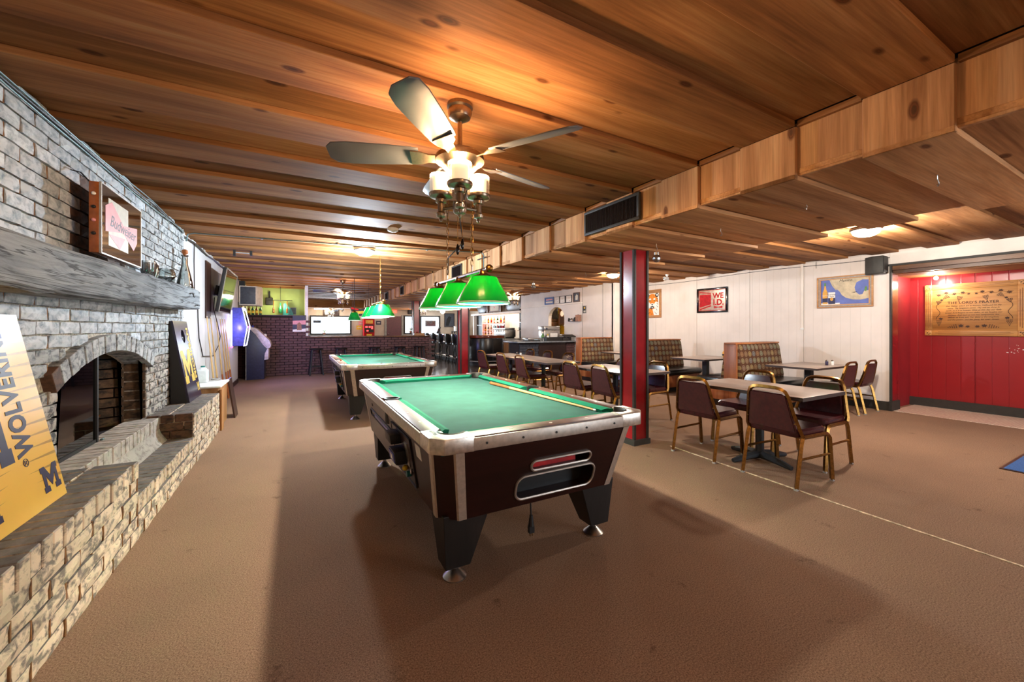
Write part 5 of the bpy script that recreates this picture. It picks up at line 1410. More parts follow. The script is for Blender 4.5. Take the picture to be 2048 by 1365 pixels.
def wood_stool(x, y, a, label):
    t = thing('wooden_stool', label, 'stool', (x, y, 0), (0, 0, R(a)), 'black stools along the half wall')
    part('seat', B().lathe([(.001, .695), (.15, .695), (.17, .705), (.172, .725), (.155, .74), (.001, .742)], 22), M['black_vinyl'], t)
    for sx in (-1, 1):
        for sy in (-1, 1): part('leg', B().tube([(sx*.10, sy*.10, .70), (sx*.165, sy*.165, .0)], [.02, .022], 8), M['black'], t)
    for z, r in ((.24, .145), (.34, .134)):
        for s in (-1, 1):
            part('rung', B().cyl((-r, s*r, z), (r, s*r, z), .011, n=8) if z < .3 else B().cyl((s*r, -r, z), (s*r, r, z), .011, n=8), M['black'], t)
    return t
s0 = None
for x, a, l in ((.46, 4, 'leftmost black round wooden stool before the brick half wall'), (1.09, 0, 'second black stool from the left before the half wall'), (1.99, 6, 'middle black stool before the half wall'), (2.73, 0, 'second black stool from the right before the half wall'), (3.32, 5, 'rightmost black stool before the half wall')):
    s0 = wood_stool(x, 12.1, a, l) if s0 is None else dup(s0, (x, 12.1, 0), R(a), l, 'black stools along the half wall')
# arcade cabinet side on
ar = thing('arcade_cabinet', 'arcade cabinet with dark blue side and white sloping control panel', 'arcade machine', (-.85, 12.05, 0))
prof = [(-.26, 0), (.12, 0), (.12, .62), (.20, .80), (.17, .90), (-.05, 1.22), (-.20, 1.32), (-.26, 1.32)]
part('cabinet', B().prism(prof, -.29, .29, 'y'), M['arcade_blue'], ar, .006)
part('control_panel', B().prism([(-.20, 1.345), (-.03, 1.27), (.24, .97), (.27, .86), (.25, .79), (.18, .77), (.10, .86), (-.06, 1.12), (-.18, 1.26)], -.305, .305, 'y'), M['arcade_white'], ar, .012)
part('front_panel', B().prism([(.12, .48), (.21, .50), (.215, .78), (.14, .78)], -.28, .28, 'y'), M['arcade_white'], ar, .006)
part('trackball', B().ball((.12, 0, 1.10), .045, 12, 8), M['print_white'], ar)
part('button', B().ball((-.13, -.2, 1.335), .03, 10, 6), M['blue_plastic'], ar)
part('side_edge', B().box(-.27, -.255, -.30, .30, 0, 1.32), M['light_trim'], ar)
# green room: speaker, bottles on hooks, green dart-like board, picture
t = thing('small_speaker', 'small black speaker under the ceiling of the green back room', 'speaker', (-.71, 13.5, 2.07)); part('cabinet', B().box(-.09, .09, -.08, .08, -.105, .105), M['black'], t, .01); part('grille', B().box(-.075, .075, -.086, -.08, -.09, .09), M['charcoal'], t); part('mount', B().box(-.02, .02, .05, .1, .0, .3), M['black'], t)
t = thing('bottle_lamp', 'glowing green bottle lamp hanging in the green back room', 'lamp', (-.42, 13.2, 0))
part('rod', B().tube([(0, 0, 2.5), (0, 0, 2.06)], .006, 6), M['black'], t); part('crossbar', B().tube([(-.3, 0, 2.09), (.3, 0, 2.09)], .008, 6), M['black'], t)
part('bottle', B().lathe([(.045, 1.72), (.05, 1.74), (.05, 1.86), (.018, 1.93), (.018, 2.02)], 14), M['bottle_green'], t)
for s in (-1, 1): part('side_bottle', B().lathe([(.025, 1.72), (.028, 1.74), (.028, 1.84), (.010, 1.90), (.010, 2.08)], 10, (s*.17, 0, 0)), M['bottle_amber'], t)
lamp('bottle_bulb', 'POINT', (0, -.15, 1.95), POWER['green'], (1.0, .95, .62), t, .05)
t = thing('green_sign', 'green slanted sign standing behind the high brick wall', 'sign', (-.24, 13.3, 1.66)); part('panel', B().prism([(-.13, 0), (.16, 0), (.09, .18), (-.06, .36), (-.10, .34)], -.02, .02, 'y'), M['shade_green'].copy() if False else M['teal_plastic'], t)
t = thing('small_picture', 'small grey picture on the green wall', 'picture', (-.10, 13.595, 1.80), ROT_FRONT); part('frame', frame(-.08,.08,-.11,.11,.012,0,.01), M['light_trim'], t); part('sheet', B().box(-.075,.075,-.10,.10,0,.004), M['ink'], t)
for k in range(5):
    t = thing('bottle', ['leftmost', 'second from left', 'middle', 'second from right', 'rightmost'][k] + ' yellow labelled bottle on the high brick wall under the speaker cabinet', 'bottle', (-1.20 + .085*k, 12.50, 1.646), group='bottles on the high brick wall')
    part('glass', B().lathe([(.03, 0), (.032, .01), (.032, .14), (.012, .19), (.012, .25), (.015, .26)], 10), M['bottle_amber' if k % 2 else 'bottle_green'], t)
    part('label', B().lathe([(.0328, .04), (.0328, .11)], 10), M['print_yellow'], t)

# ================================================================== bar
BX = 5.28
br = thing('bar_counter', 'curved bar counter with glossy red brown top and padded black front', 'bar', (BX, 12.2, 0))
def bpart(name, b, m, **k): return part(name, b, m, br, loc=(-BX, -12.2, 0), **k)
out = [(BX, 18.0), (BX, 12.75)] + [(BX + .55 - .55*math.cos(a), 12.75 - .55*math.sin(a)) for a in [R(9*k) for k in range(1, 11)]] + [(6.27, 12.2), (6.27, 12.75), (5.95, 12.95), (5.9, 18.0)]
bpart('front', B().prism(out, .16, .93, 'z'), M['black_vinyl'], bev=.006)
def off(d): return [(BX - d, 18.0), (BX - d, 12.75)] + [(BX + .55 - (.55 + d)*math.cos(a), 12.75 - (.55 + d)*math.sin(a)) for a in [R(9*k) for k in range(1, 11)]] + [(6.30, 12.2 - d), (6.30, 12.80), (5.98, 12.98), (5.95, 18.0)]
bpart('top', B().prism(off(.08), .945, 1.04, 'z'), M['wood_bar'], bev=.02)
bpart('kick', B().prism(off(-.06), 0, .16, 'z'), M['charcoal'])
bpart('foot_ledge', B().prism(off(.14)[:13] + [(6.27, 12.2), (BX + .3, 12.6), (BX + .3, 18)], .14, .17, 'z'), M['light_trim'])
for y in (13.2, 14.2, 15.2, 16.2, 17.2): bpart('panel_rib', B().box(BX - .012, BX, y - .03, y + .03, .17, .93), M['dark_brown'])
for x in (5.47, 5.9, 6.24): bpart('panel_rib', B().box(x - .02, x + .02, 12.19 - .0 if x > 5.8 else 12.30, 12.32, .17, .93), M['black'])
def bar_stool(x, y, a, label):
    t = thing('bar_chair', label, 'bar stool', (x, y, 0), (0, 0, R(a)), 'black bar stools along the bar')
    part('seat', B().lathe([(.001, .70), (.19, .70), (.21, .72), (.205, .77), (.17, .785), (.001, .79)], 20), M['black_vinyl'], t)
    rings = []
    for z, r, w in ((.76, .215, 62), (.86, .235, 70), (1.0, .245, 68), (1.06, .245, 58), (1.08, .24, 45)):
        o = [(-r*math.cos(R(q)), r*math.sin(R(q)), z) for q in [-w + 2*w*i/8 for i in range(9)]]; n_ = [(-(r - .045)*math.cos(R(q)), (r - .045)*math.sin(R(q)), z) for q in [w - 2*w*i/8 for i in range(9)]]
        rings.append(o + n_)
    part('backrest', B().loft(rings), M['black_vinyl'], t)
    for q in range(4):
        a_ = R(45 + 90*q); part('leg', B().tube([(.12*math.cos(a_), .12*math.sin(a_), .70), (.24*math.cos(a_), .24*math.sin(a_), .0)], .013, 8), M['chrome'] if q < 0 else M['black_gloss'], t)
    part('foot_ring', B().tube([(.205*math.cos(R(20*k)), .205*math.sin(R(20*k)), .27) for k in range(18)], .012, 6, closed=True), M['chrome'], t)
    return t
s1 = None
ORD = ['nearest', 'second nearest', 'third', 'fourth', 'fifth', 'farthest']
for k, y in enumerate((12.95, 13.65, 14.45, 15.30, 16.2, 17.1)):
    l = 'black padded bar stool along the bar, %s to us in its row' % ORD[k]
    s1 = bar_stool(4.92, y, 0, l) if s1 is None else dup(s1, (4.92, y, 0), R(random.uniform(-6, 6)), l, 'black bar stools along the bar')
for s in (s1,): s.rotation_euler = (0, 0, R(8))
t = thing('till_screen', 'dark till screen standing on the far part of the bar top', 'till', (5.6, 17.2, 1.04)); part('stand', B().box(-.08, .08, -.06, .06, 0, .05), M['black'], t); part('screen', B().prism([(-.10, .03), (-.06, .03), (.06, .28), (.02, .30)], -.16, .16, 'y'), M['screen'], t, .004)
# back bar
bb_ = thing('back_bar', 'white lit back bar shelving behind the bar', 'shelf unit', (7.4, 15.0, 0))
def kpart(name, b, m, **k): return part(name, b, m, bb_, loc=(-7.4, -15.0, 0), **k)
kpart('canopy', B().box(7.25, 8.14, 12.68, 17.4, 1.86, 1.94), M['white_front'])
kpart('back_panel', B().box(7.64, 7.72, 13.3, 17.4, .9, 1.86), M['backlit'])
kpart('side_panel', B().box(7.36, 8.1, 12.66, 12.70, 0, 1.9), M['white_front']); kpart('side_panel', B().box(7.36, 8.1, 17.30, 17.38, 0, 1.9), M['white_front'])
kpart('divider', B().box(7.44, 7.64, 14.24, 14.30, .9, 1.86), M['white_front']); kpart('divider', B().box(7.44, 7.64, 16.50, 16.56, .9, 1.86), M['white_front'])
kpart('dark_cooler', B().box(7.5, 7.64, 16.58, 17.28, .92, 1.86), M['black']); kpart('dark_cooler', B().box(7.55, 7.96, 12.72, 13.28, .88, 1.86), M['cast_iron'])
kpart('base_cabinet', B().box(7.42, 8.1, 12.7, 17.4, 0, .90), M['steel'])
for z in (1.12, 1.50): kpart('shelf', B().box(7.46, 7.64, 14.32, 16.48, z - .02, z), M['shelf_red'])
kpart('cooler_shelf', B().box(7.45, 7.6, 12.74, 13.26, 1.18, 1.2), M['steel']); kpart('cooler_shelf', B().box(7.45, 7.6, 12.74, 13.26, 1.5, 1.52), M['steel']); kpart('cooler_shelf', B().box(7.45, 7.55, 16.6, 17.26, 1.4, 1.43), M['light_trim'])
lamp('canopy_light', 'AREA', (.15, .2, 1.84), POWER['backbar'], SOFT, bb_, .3, (0, 0, 0), 3.2)
BT = []
for m in ('bottle_clear', 'bottle_amber', 'bottle_green', 'print_amber'):
    bo = thing('liquor_bottle', 'x', 'bottle'); 
    part('glass', B().lathe([(.036, 0), (.038, .01), (.038, .17), (.014, .22), (.014, .27)], 10), M[m], bo)
    part('label', B().lathe([(.0388, .05), (.0388, .13)], 10), M[{'bottle_clear':'print_white','bottle_amber':'print_yellow','bottle_green':'print_white','print_amber':'print_red'}[m]], bo)
    part('pourer', B().lathe([(.015, .265), (.013, .28), (.005, .32)], 8), M['black'], bo)
    BT.append((m, bo))
KN = {'bottle_clear': 'clear', 'bottle_amber': 'brown', 'bottle_green': 'dark green', 'print_amber': 'amber'}
used = set()
NTH = ['leftmost', 'second from left', 'third from left', 'fourth from left', 'fifth from left', 'sixth from left', 'in the middle', 'sixth from right', 'fifth from right', 'fourth from right', 'third from right', 'second from right', 'rightmost']
for z, sh in ((1.50, 'upper'), (1.12, 'lower'), (.90, 'bottom')):
    for k in range(13):
        m, bo = BT[(k*3 + (1 if z > 1.2 else 2) + (k//4)) % 4]
        l = '%s liquor bottle on the %s shelf of the lit back bar, %s' % (KN[m], sh, NTH[12 - k])
        loc = (7.51 + .07*(k % 2), 14.45 + .155*k, z + .0)
        if m not in used: bo.location = loc; bo['label'] = l; bo['group'] = 'liquor bottles on the back bar shelves'; used.add(m)
        else: dup(bo, loc, 0, l, 'liquor bottles on the back bar shelves')
for k in range(4):
    t = thing('drinking_glass', 'clear drinking glass on the %s shelf of the niche behind the drink dispenser, %s one' % ('lower' if k % 2 else 'upper', 'right' if k < 2 else 'left'), 'glass', (7.5, 12.85 + .11*k, 1.20 if k % 2 else 1.52), group='glasses in the niche'); part('tumbler', B().lathe([(.028, 0), (.035, .12), (.033, .12), (.026, .008), (.001, .006)], 10), M['clear'], t)
fo = thing('drink_dispenser', 'stainless drink dispenser with coloured tap handles on the back counter', 'dispenser', (7.1, 13.7, .90))
part('body', B().box(-.2, .25, -.5, .5, .05, .33), M['steel'], fo, .02); part('tap_bar', B().box(-.22, .2, -.52, .52, .33, .40), M['steel'], fo, .01); part('drip_tray', B().box(-.34, -.18, -.5, .5, 0, .06), M['steel'], fo, .006)
for k, m in enumerate(['print_white', 'teal_plastic', 'print_white', 'print_red', 'print_black', 'print_red', 'print_red']):
    tp = part('tap', B().cyl((-.24, .42 - .14*k, .33), (-.25, .42 - .14*k, .24), .012, n=8), M['black'], fo); part('tap_handle', B().box(-.27, -.22, .38 - .14*k, .46 - .14*k, .39, .48), M[m], tp, .006)
part('foot', B().box(-.18, .22, -.45, .45, 0, .05), M['black'], fo)
t = thing('steel_counter', 'stainless counter under the drink dispenser', 'counter', (6.9, 13.65, 0)); part('top', B().box(-.25, .5, -.9, .9, .86, .90), M['steel'], t, .006); part('base', B().box(-.22, .38, -.88, .88, 0, .86), M['cast_iron'], t)
t = thing('undercounter_fridge', 'glass fronted undercounter fridge at the end of the bar', 'fridge', (6.56, 12.0, 0))
part('body', B().box(-.22, .36, -.05, .6, 0, .84), M['ply'], t, .006); part('door', B().box(-.19, .12, -.065, -.05, .12, .80), M['screen'], t); part('door_frame', B().box(-.2, -.17, -.07, -.05, .1, .82).box(.10, .13, -.07, -.05, .1, .82), M['steel'], t); part('handle', B().box(.17, .28, -.075, -.05, .55, .58), M['black'], t)
part('top', B().box(-.24, .40, -.08, .62, .84, .87), M['counter_top'], t)
# over the back bar
t = hang('certificate', 'framed certificate above the lit bottle shelves', 'picture', 15.2, 2.14, 7.42); part('frame', frame(-.5, .5, -.17, .17, .05, 0, .03), M['brown_trim'], t); part('sheet', B().box(-.46, .46, -.13, .13, 0, .01), M['offwhite'], t); part('seal', flat(circle(0, .03, .06, .04), .0102), M['pink'], t)
for y0, y1, l in ((15.95, 17.2, 'dark angled cabinet above the left part of the back bar'), (12.75, 14.4, 'dark angled cabinet above the right part of the back bar')):
    t = thing('angled_cabinet', l, 'cabinet', (7.9, (y0 + y1)/2, 1.94)); w_ = (y1 - y0)/2
    part('front', B().prism([(-w_*.5, 0), (w_*.5, 0), (w_, .30), (w_, .5), (-w_, .5), (-w_, .30)], -.45, -.05, 'x'), M['dark_brown'], t, .01); part('lid', B().box(-.5, 0, -w_, w_, .49, .52), M['brown_trim'], t)
for y in (14.55, 15.82):
    o = thing('upright_post', 'brown post beside the certificate above the back bar, %s' % ('right of it' if y < 15 else 'left of it'), 'post', (7.4, y, 1.94)); part('post', B().box(-.04, .04, -.06, .06, 0, .53), M['brown_trim'], o, .004)
struct('trim_3', B().box(7.36, 7.44, 12.66, 12.80, 1.94, 2.5), M['dark_brown'])

# ================================================================== serving counter
sc_ = thing('serving_counter', 'serving counter with a blue grey top and dark brick front', 'counter', (6.2, 9.3, 0))
def cpart(name, b, m, **k): return part(name, b, m, sc_, loc=(-6.2, -9.3, 0), **k)
cpart('core', B().box(5.35, 7.25, 9.45, 10.0, 0, .88), M['mortar_far']); cpart('top', B().box(5.18, 7.26, 9.22, 10.05, .885, .925), M['counter_top'], bev=.01)
cpart('recess_panel', B().box(5.98, 6.92, 9.42, 9.45, 0, .88), M['dark_brown'])
j = 0; z = .005
while z < .84:
    for x0, x1, m in ((5.36, 5.97, 'brick_blue'), (6.93, 7.24, 'brick_far')):
        x = x0 - (.1 if j % 2 else 0)
        while x < x1:
            a, c = max(x, x0) + .004, min(x + .2, x1) - .004
            if c - a > .03: cpart('brick', B().box(a, c, 9.40, 9.45, z + .004, z + .066), M[m], smooth=False)
            x += .2
    z += .0705; j += 1
def small(name, label, cat, loc, build): 
    t = thing(name, label, cat, loc); build(t); return t
small('serving_tray', 'flat dark tray at the left end of the serving counter', 'tray', (5.80, 9.5, .925), lambda t: (part('tray', B().box(-.2,.2,-.15,.15,0,.03), M['black'], t, .008), part('glass_lid', B().box(-.21,.21,-.16,.16,.055,.085), M['steel'], t, .006), part('leg', B().box(-.18,-.15,-.1,.1,.03,.055), M['steel'], t), part('leg', B().box(.15,.18,-.1,.1,.03,.055), M['steel'], t)))
for k, x in enumerate((6.03, 6.11)):
    small('cup', 'small steel cup on the serving counter, %s of the two' % ('left' if k == 0 else 'right'), 'cup', (x, 9.38, .925), lambda t: (part('cup', B().lathe([(.028,0),(.034,.075),(.03,.075),(.026,.006),(.001,.006)], 12), M['steel'], t), part('rim', B().lathe([(.034,.073),(.036,.078),(.031,.078)], 12, closed=True), M['chrome'], t)))
small('spray_bottle', 'green and white spray bottle behind the black crate', 'bottle', (6.25, 9.62, .925), lambda t: (part('body', B().lathe([(.045,0),(.05,.02),(.045,.14),(.02,.18),(.018,.21)], 12), M['leaf'], t), part('trigger', B().box(-.05,.02,-.015,.015,.21,.26), M['white'], t, .004)))
small('spray_bottle', 'yellow topped bottle beside the silver warmer', 'bottle', (6.38, 9.55, .925), lambda t: (part('body', B().lathe([(.04,0),(.042,.02),(.04,.12),(.018,.15)], 12), M['print_white'], t), part('cap', B().lathe([(.02,.15),(.018,.19)], 10), M['print_yellow'], t)))
small('black_crate', 'shallow black crate at the front of the serving counter', 'crate', (6.45, 9.42, .925), lambda t: (part('bottom', B().box(-.27,.27,-.12,.12,0,.01), M['black'], t), part('side', frame(-.27,.27,-.12,.12,.012,.01,.105), M['black'], t)))
small('silver_warmer', 'big silver machine with papers in the arch behind the serving counter', 'machine', (6.6, 9.80, .925), lambda t: (part('body', B().box(-.28,.28,-.15,.15,0,.30), M['steel'], t, .01), part('lid', B().box(-.29,.27,-.16,.16,.30,.42), M['steel'], t, .012), part('papers', B().box(-.08,.18,-.165,-.155,.06,.22), M['print_white'], t), part('knob', B().ball((-.2,-.16,.35), .03, 10, 6), M['ink'], t)))
small('card_terminal', 'small grey box right of the black crate on the counter', 'box', (6.84, 9.40, .925), lambda t: (part('body', B().prism([(-.1,0),(.08,0),(.08,.12),(-.1,.07)], -.10, .10, 'x'), M['charcoal'], t, .006), part('screen', B().box(-.06,.06,-.02,.06,.093,.098), M['screen'], t)))
small('paper_stack', 'pale stack of paper trays on the right of the counter', 'papers', (7.02, 9.75, .925), lambda t: [part('tray', B().box(-.14,.14,-.12,.12,.05*k,.05*k+.025), M['white'], t, .004) for k in range(4)])
small('low_screen', 'dark flat screen lying on the right end of the serving counter', 'screen', (7.03, 9.40, .925), lambda t: (part('stand', B().box(-.05,.05,-.04,.04,0,.10), M['black'], t), part('panel', B().prism([(-.06,.10),(.10,.16),(.10,.18),(-.06,.125)], -.2, .2, 'x'), M['charcoal'], t, .004)))
# on the wall with the arch
BXW = AX
def pic(name, label, cat, y0, y1, z0, z1, fm, sheet, fwid=.02, x=BXW):
    t = hang(name, label, cat, (y0 + y1)/2, (z0 + z1)/2, x); w_, h_ = abs(y0 - y1)/2, abs(z1 - z0)/2
    part('frame', frame(-w_, w_, -h_, h_, fwid, 0, .02), M[fm], t); part('sheet', B().box(-w_ + .01, w_ - .01, -h_ + .01, h_ - .01, 0, .008), M[sheet], t); return t
t = pic('blue_sign', 'blue framed sign left of the certificates over the arch', 'sign', 11.05, 10.53, 2.06, 2.30, 'print_sky', 'print_sky'); part('pale_band', flat(rect(-.2, .2, -.07, -.02), .0085), M['offwhite'], t); part('red_band', flat(rect(-.18, .18, .02, .06), .0085), M['pink'], t)
for y0, y1, l in ((10.50, 10.22, 'white certificate nearest the blue sign over the arch'), (10.20, 9.91, 'black framed certificate in the middle over the arch'), (9.88, 9.58, 'black framed certificate beside the brown picture over the arch')):
    t = pic('certificate', l, 'picture', y0, y1, 2.065, 2.29, 'print_black' if y0 < 10.4 else 'light_trim', 'print_white', .014); part('print', flat(rect(-.06, .06, .0, .05), .0085), M['offwhite'], t); part('seal', flat(circle(.03, -.05, .014, .014, 10), .0085), M['terracotta'], t)
t = pic('brown_picture', 'brown framed grey picture at the right end over the arch', 'picture', 9.50, 9.20, 2.06, 2.345, 'brown_trim', 'ink', .03); part('figure', flat([(-.05,-.08),(.05,-.08),(.07,.05),(0,.09),(-.06,.03)], .0085), M['cream'], t)
t = hang('grey_panel', 'grey electrical panel on the wall left of the wooden clock', 'panel', 11.75, 1.82); part('box', B().box(-.22, .22, -.2, .2, 0, .05), M['cast_iron'], t, .004); part('door', B().box(-.19, .19, -.17, .17, .05, .058), M['charcoal'], t)
t = hang('wall_clock', 'wooden pendulum clock hanging left of the arch', 'clock', 11.17, 1.67); part('case', B().box(-.19, .19, -.26, .26, 0, .10), M['brown_trim'], t, .006); part('crown', B().box(-.22, .22, .255, .29, 0, .12), M['brown_trim'], t, .006); part('dial', B().prism(circle(0, .12, .10, .10, 20), .10, .104), M['offwhite'], t); part('window', B().box(-.12, .12, -.22, -.0, .10, .103), M['dark_brown'], t)
part('finial', B().cyl((-.12, -.26, .05), (-.12, -.30, .05), .03, .01).cyl((.12, -.26, .05), (.12, -.30, .05), .03, .01).cyl((0, -.26, .05), (0, -.30, .05), .03, .01), M['brown_trim'], t)
t = hang('wall_stick', 'thin brown stick hanging between the panel and the arch', 'stick', 11.48, 1.46); part('shaft', B().tube([(0, -.22, .02), (0, .2, .02)], [.018, .012], 8), M['brown_trim'], t); part('loop', B().tube([(.012*math.cos(a), .2 + .02 + .012*math.sin(a), .02) for a in [k*.7 for k in range(9)]], .003, 5, closed=True), M['wire_dark'], t)
t = hang('iron_shelf', 'wrought iron two tier wall shelf with small black objects right of the arch', 'shelf', 9.38, 1.62)
part('board', B().box(-.28, .28, .145, .17, -.004, .16), M['ply'], t); part('board', B().box(-.30, .30, -.16, -.135, 0, .18), M['ply'], t)
part('scroll', B().tube([(-.25 + .09*math.cos(a), .12 + .16*math.sin(a), .03) for a in [k*.4 for k in range(17)]], .008, 5).tube([(.0, -.15, .03), (.0, .30, .03)], .008, 5).tube([(.05, .17, .03), (.16, .30, .03), (.26, .33, .03), (.28, .2, .03)], .007, 5).tube([(0, -.15, .03), (.2, -.30, .03), (.28, -.31, .03), (.28, -.16, .03)], .007, 5), M['wire_dark'], t)
for k, (x, w_, h_, m) in enumerate(((-.24, .06, .10, 'black'), (-.1, .1, .09, 'steel'), (.06, .09, .12, 'black'), (.2, .08, .17, 'terracotta'))):
    o = thing('shelf_ornament', ['black jar', 'silver cup', 'black kettle', 'tan carton'][k] + ' on the lower tier of the iron wall shelf', 'ornament', (BXW - .08, 9.38 - x, 1.485)); part('body', B().lathe([(w_*.5, 0), (w_*.6, h_*.3), (w_*.5, h_*.8), (w_*.3, h_)], 10) if k < 3 else B().box(-.05, .05, -.07, .07, 0, .19), M[m], o); part('lid', B().cyl((0, 0, h_ if k < 3 else .19), (0, 0, (h_ if k < 3 else .19) + .012), .02, n=8), M['black'], o)
t = pic('small_poster', 'small dark narrow picture by the batten right of the iron shelf', 'picture', 9.06, 8.90, 1.715, 1.935, 'light_trim', 'cast_iron', .012); part('spot', flat(circle(0, .05, .03, .03), .0085), M['print_yellow'], t); part('panel_print', flat(rect(-.04, .04, -.08, -.03), .0085), M['cream'], t)
t = hang('neon_sign', 'unlit pale red tube sign right of the certificates', 'sign', 8.80, 2.19); part('tube', B().tube([(-.22, .12, .03), (-.12, .0, .03), (-.22, -.12, .03), (-.1, -.15, .03), (-.06, .0, .03), (-.14, .15, .03)], .008, 5, closed=True).tube([(.02, .04, .03), (.26, .05, .03)], .006, 5).tube([(.02, -.04, .03), (.26, -.03, .03)], .006, 5), M['pink'], t); part('stand_off', B().cyl((-.12, 0, -.004), (-.12, 0, .03), .01, n=6), M['white'], t)
t = hang('yellow_notice', 'small yellow notice on the cream wall near the far booth', 'notice', 8.04, 2.06); part('sheet', B().box(-.12, .12, -.075, .075, 0, .003), M['print_yellow'], t); part('line', flat(rect(-.08, .08, -.01, .0), .0032, .0005), M['print_amber'], t)
t = hang('outlet_pair', 'pair of dark wall sockets on the ledge over the clock', 'socket', 11.27, 2.10); part('box', B().box(-.13, -.01, -.05, .05, 0, .05), M['cast_iron'], t, .006); part('box', B().box(.01, .12, -.05, .05, 0, .05), M['cast_iron'], t, .006)
# seen through the arch
t = thing('crate_stack', 'brown cartons seen through the arch', 'cartons', (8.2, 12.10, 0)); 
for k in range(3): part('carton', B().box(-.2, .2, -.26, .26, .95 + .29*k, 1.23 + .29*k), M['brown_trim'], t, .006)
part('stand', B().box(-.2, .2, -.26, .26, 0, .95), M['steel'], t)
t = thing('lit_panel', 'bright white lit panel seen through the arch', 'panel', (8.47, 11.42, 1.53), ROT_RIGHT); part('diffuser', B().box(-.24, .24, -.16, .16, 0, .02), M['backlit'], t); part('frame', frame(-.26, .26, -.18, .18, .025, 0, .03), M['light_trim'], t)
lamp('kitchen_light', 'POINT', (7.9, 10.6, 2.25), 20, SOFT, None, .1)

# ================================================================== things at the far wall
def far(name, label, cat, x, z): return thing(name, label, cat, (x, FY, z), ROT_FRONT)
t = far('mirror_picture', 'dark framed mirror above the far left window', 'mirror', 1.38, 2.02); part('frame', frame(-.34, .34, -.18, .18, .04, 0, .04), M['dark_brown'], t); part('glass', B().box(-.31, .31, -.15, .15, 0, .015), M['mirror'], t)
for x, z, w_, h_, m, l in ((2.68, 1.50, .11, .10, 'pink', 'pink sheet pinned beside the far left window'), (2.60, 1.31, .13, .10, 'print_yellow', 'yellow sheet pinned below the pink one at the far wall'), (3.48, 1.54, .12, .095, 'navy', 'dark blue sheet on the far wall left of the red door')):
    t = far('notice', l, 'notice', x, z); part('sheet', B().box(-w_, w_, -h_, h_, 0, .004), M[m], t); part('print', flat(rect(-w_*.6, w_*.6, -.02, .02), .0042), M['offwhite'], t)
t = thing('dart_machine', 'red electronic dart machine with glowing digits at the far wall', 'game machine', (2.98, 19.7, 0))
part('cabinet', B().box(-.24, .24, -.2, .2, 0, 1.72), M['print_red'], t, .01); part('score_panel', B().box(-.2, .2, -.215, -.2, 1.08, 1.45), M['print_black'], t)
part('digits', B().box(-.17, -.07, -.222, -.215, 1.30, 1.38).box(-.02, .06, -.222, -.215, 1.30, 1.38).box(.09, .16, -.222, -.215, 1.24, 1.38).box(-.12, -.04, -.222, -.215, 1.13, 1.19), M['led_red'], t); part('yellow_plate', B().box(-.12, .12, -.215, -.2, .84, 1.0), M['print_yellow'], t); part('marquee', B().box(-.16, .16, -.215, -.2, 1.50, 1.66), M['print_amber'], t)
t = far('exit_sign', 'glowing red exit sign over the far red door', 'sign', 4.21, 2.11); part('case', B().box(-.12, .12, -.06, .06, 0, .04), M['exit_red'], t, .004); text('lettering', 'EXIT', .09, M['print_white'], t, 0, 0, .041)
t = thing('small_speaker', 'small black speaker on the far wall between the door and the column', 'speaker', (4.98, 19.8, 2.10)); part('cabinet', B().box(-.11, .11, -.1, .1, -.11, .11), M['black'], t, .01); part('grille', B().box(-.09, .09, -.106, -.1, -.09, .09), M['charcoal'], t); part('mount', B().box(-.02, .02, .1, .14, -.02, .02), M['black'], t)
def plant(label, x, y, z, s):
    t = thing('potted_plant', label, 'plant', (x, y, z)); part('pot', B().lathe([(.05*s, 0), (.07*s, .10*s), (.06*s, .10*s), (.045*s, .01)], 12), M['terracotta'], t)
    for k in range(8):
        a = k*.8; part('leaf', B().loft([[(0, 0, .09*s), (.01*s, 0, .09*s), (0, .01*s, .09*s)], [(.06*s*math.cos(a), .06*s*math.sin(a), .2*s), (.06*s*math.cos(a) + .02*s, .06*s*math.sin(a), .2*s), (.06*s*math.cos(a), .06*s*math.sin(a) + .02*s, .2*s)], [(.10*s*math.cos(a), .10*s*math.sin(a), .24*s), (.10*s*math.cos(a) + .002, .10*s*math.sin(a), .24*s), (.10*s*math.cos(a), .10*s*math.sin(a) + .002, .24*s)]]), M['leaf'], t)
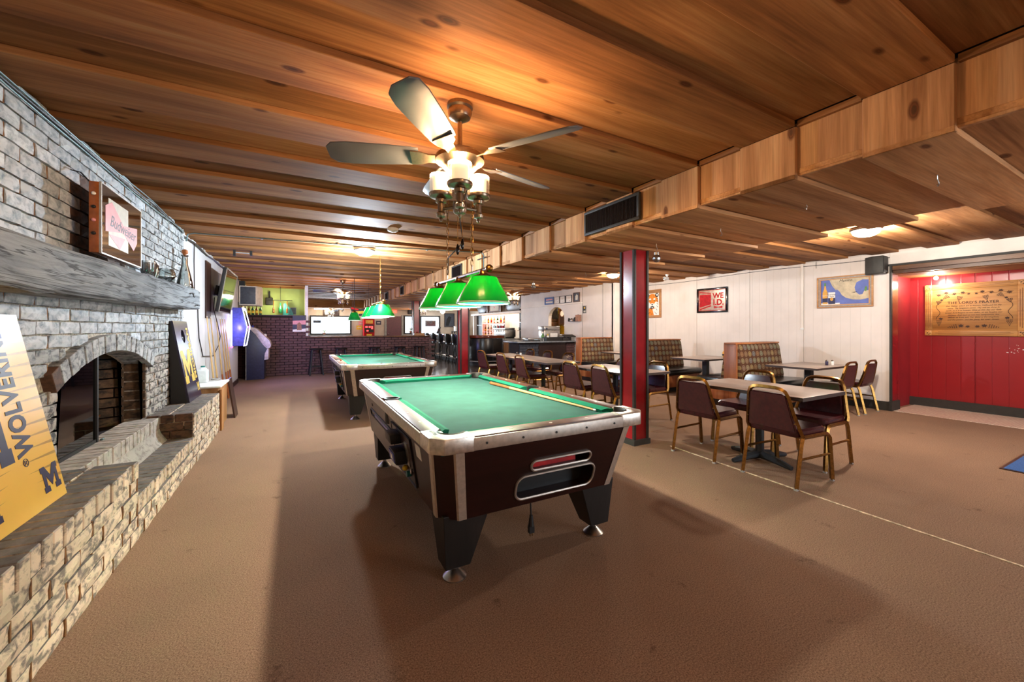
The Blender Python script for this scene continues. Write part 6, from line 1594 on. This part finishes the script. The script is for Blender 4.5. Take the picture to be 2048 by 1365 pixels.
plant('small potted plant on the sill of the far left window', 1.08, 19.85, .985, 1.0)
plant('potted plant in the narrow far window behind the column', 5.0, 19.8, 1.04, 1.1)
t = far('window_sticker', 'dark sign in the far left window', 'sign', .80, 1.58); t.location.y = FY - .02; part('plate', B().box(-.16, .16, -.06, .06, -.004, .004), M['ink'], t); part('edge', frame(-.16, .16, -.06, .06, .008, .004, .006), M['cast_iron'], t)
t = far('window_sign', 'dark banner in the far right window', 'sign', 6.05, 1.52); t.location.y = FY - .02; part('plate', B().box(-.28, .28, -.15, .15, -.004, .004), M['ink'], t); part('edge', frame(-.28, .28, -.15, .15, .012, .004, .006), M['cast_iron'], t)
t = thing('white_box', 'white box on the stand by the far right window', 'box', (7.44, 19.6, 1.12)); part('carton', B().box(-.2, .2, -.12, .12, 0, .24), M['white'], t, .01); part('lid', B().box(-.21, .21, -.13, .13, .24, .26), M['offwhite'], t)
t = thing('dark_stand', 'dark shelf stand by the far wall right of the windows', 'stand', (7.44, 19.6, 0)); part('top', B().box(-.3, .3, -.2, .2, 1.08, 1.12), M['cast_iron'], t)
for sx in (-1, 1):
    for sy in (-1, 1): part('leg', B().box(sx*.27 - .02, sx*.27 + .02, sy*.17 - .02, sy*.17 + .02, 0, 1.08), M['cast_iron'], t)
t = far('dark_picture', 'dark picture of a figure on the far wall right of the windows', 'picture', 7.08, 1.70); part('frame', frame(-.28, .28, -.36, .36, .025, 0, .03), M['dark_brown'], t); part('sheet', B().box(-.26, .26, -.34, .34, 0, .012), M['ink'], t); part('figure', flat([(-.2,-.3),(-.05,-.3),(.05,-.05),(.1,.15),(-.02,.22),(-.15,.05)], .0125), M['cast_iron'], t)
t = thing('napkin_box', 'wooden condiment box on the half wall cap by the far column', 'box', (3.42, 12.5, 1.056)); part('box', B().box(-.16, .16, -.06, .06, 0, .07), M['tan_frame'], t, .004); part('bottle', B().cyl((-.08, 0, .07), (-.08, 0, .12), .02, n=8).cyl((.05, 0, .07), (.05, 0, .13), .018, n=8), M['bottle_amber'], t)
bpy.context.view_layer.update()
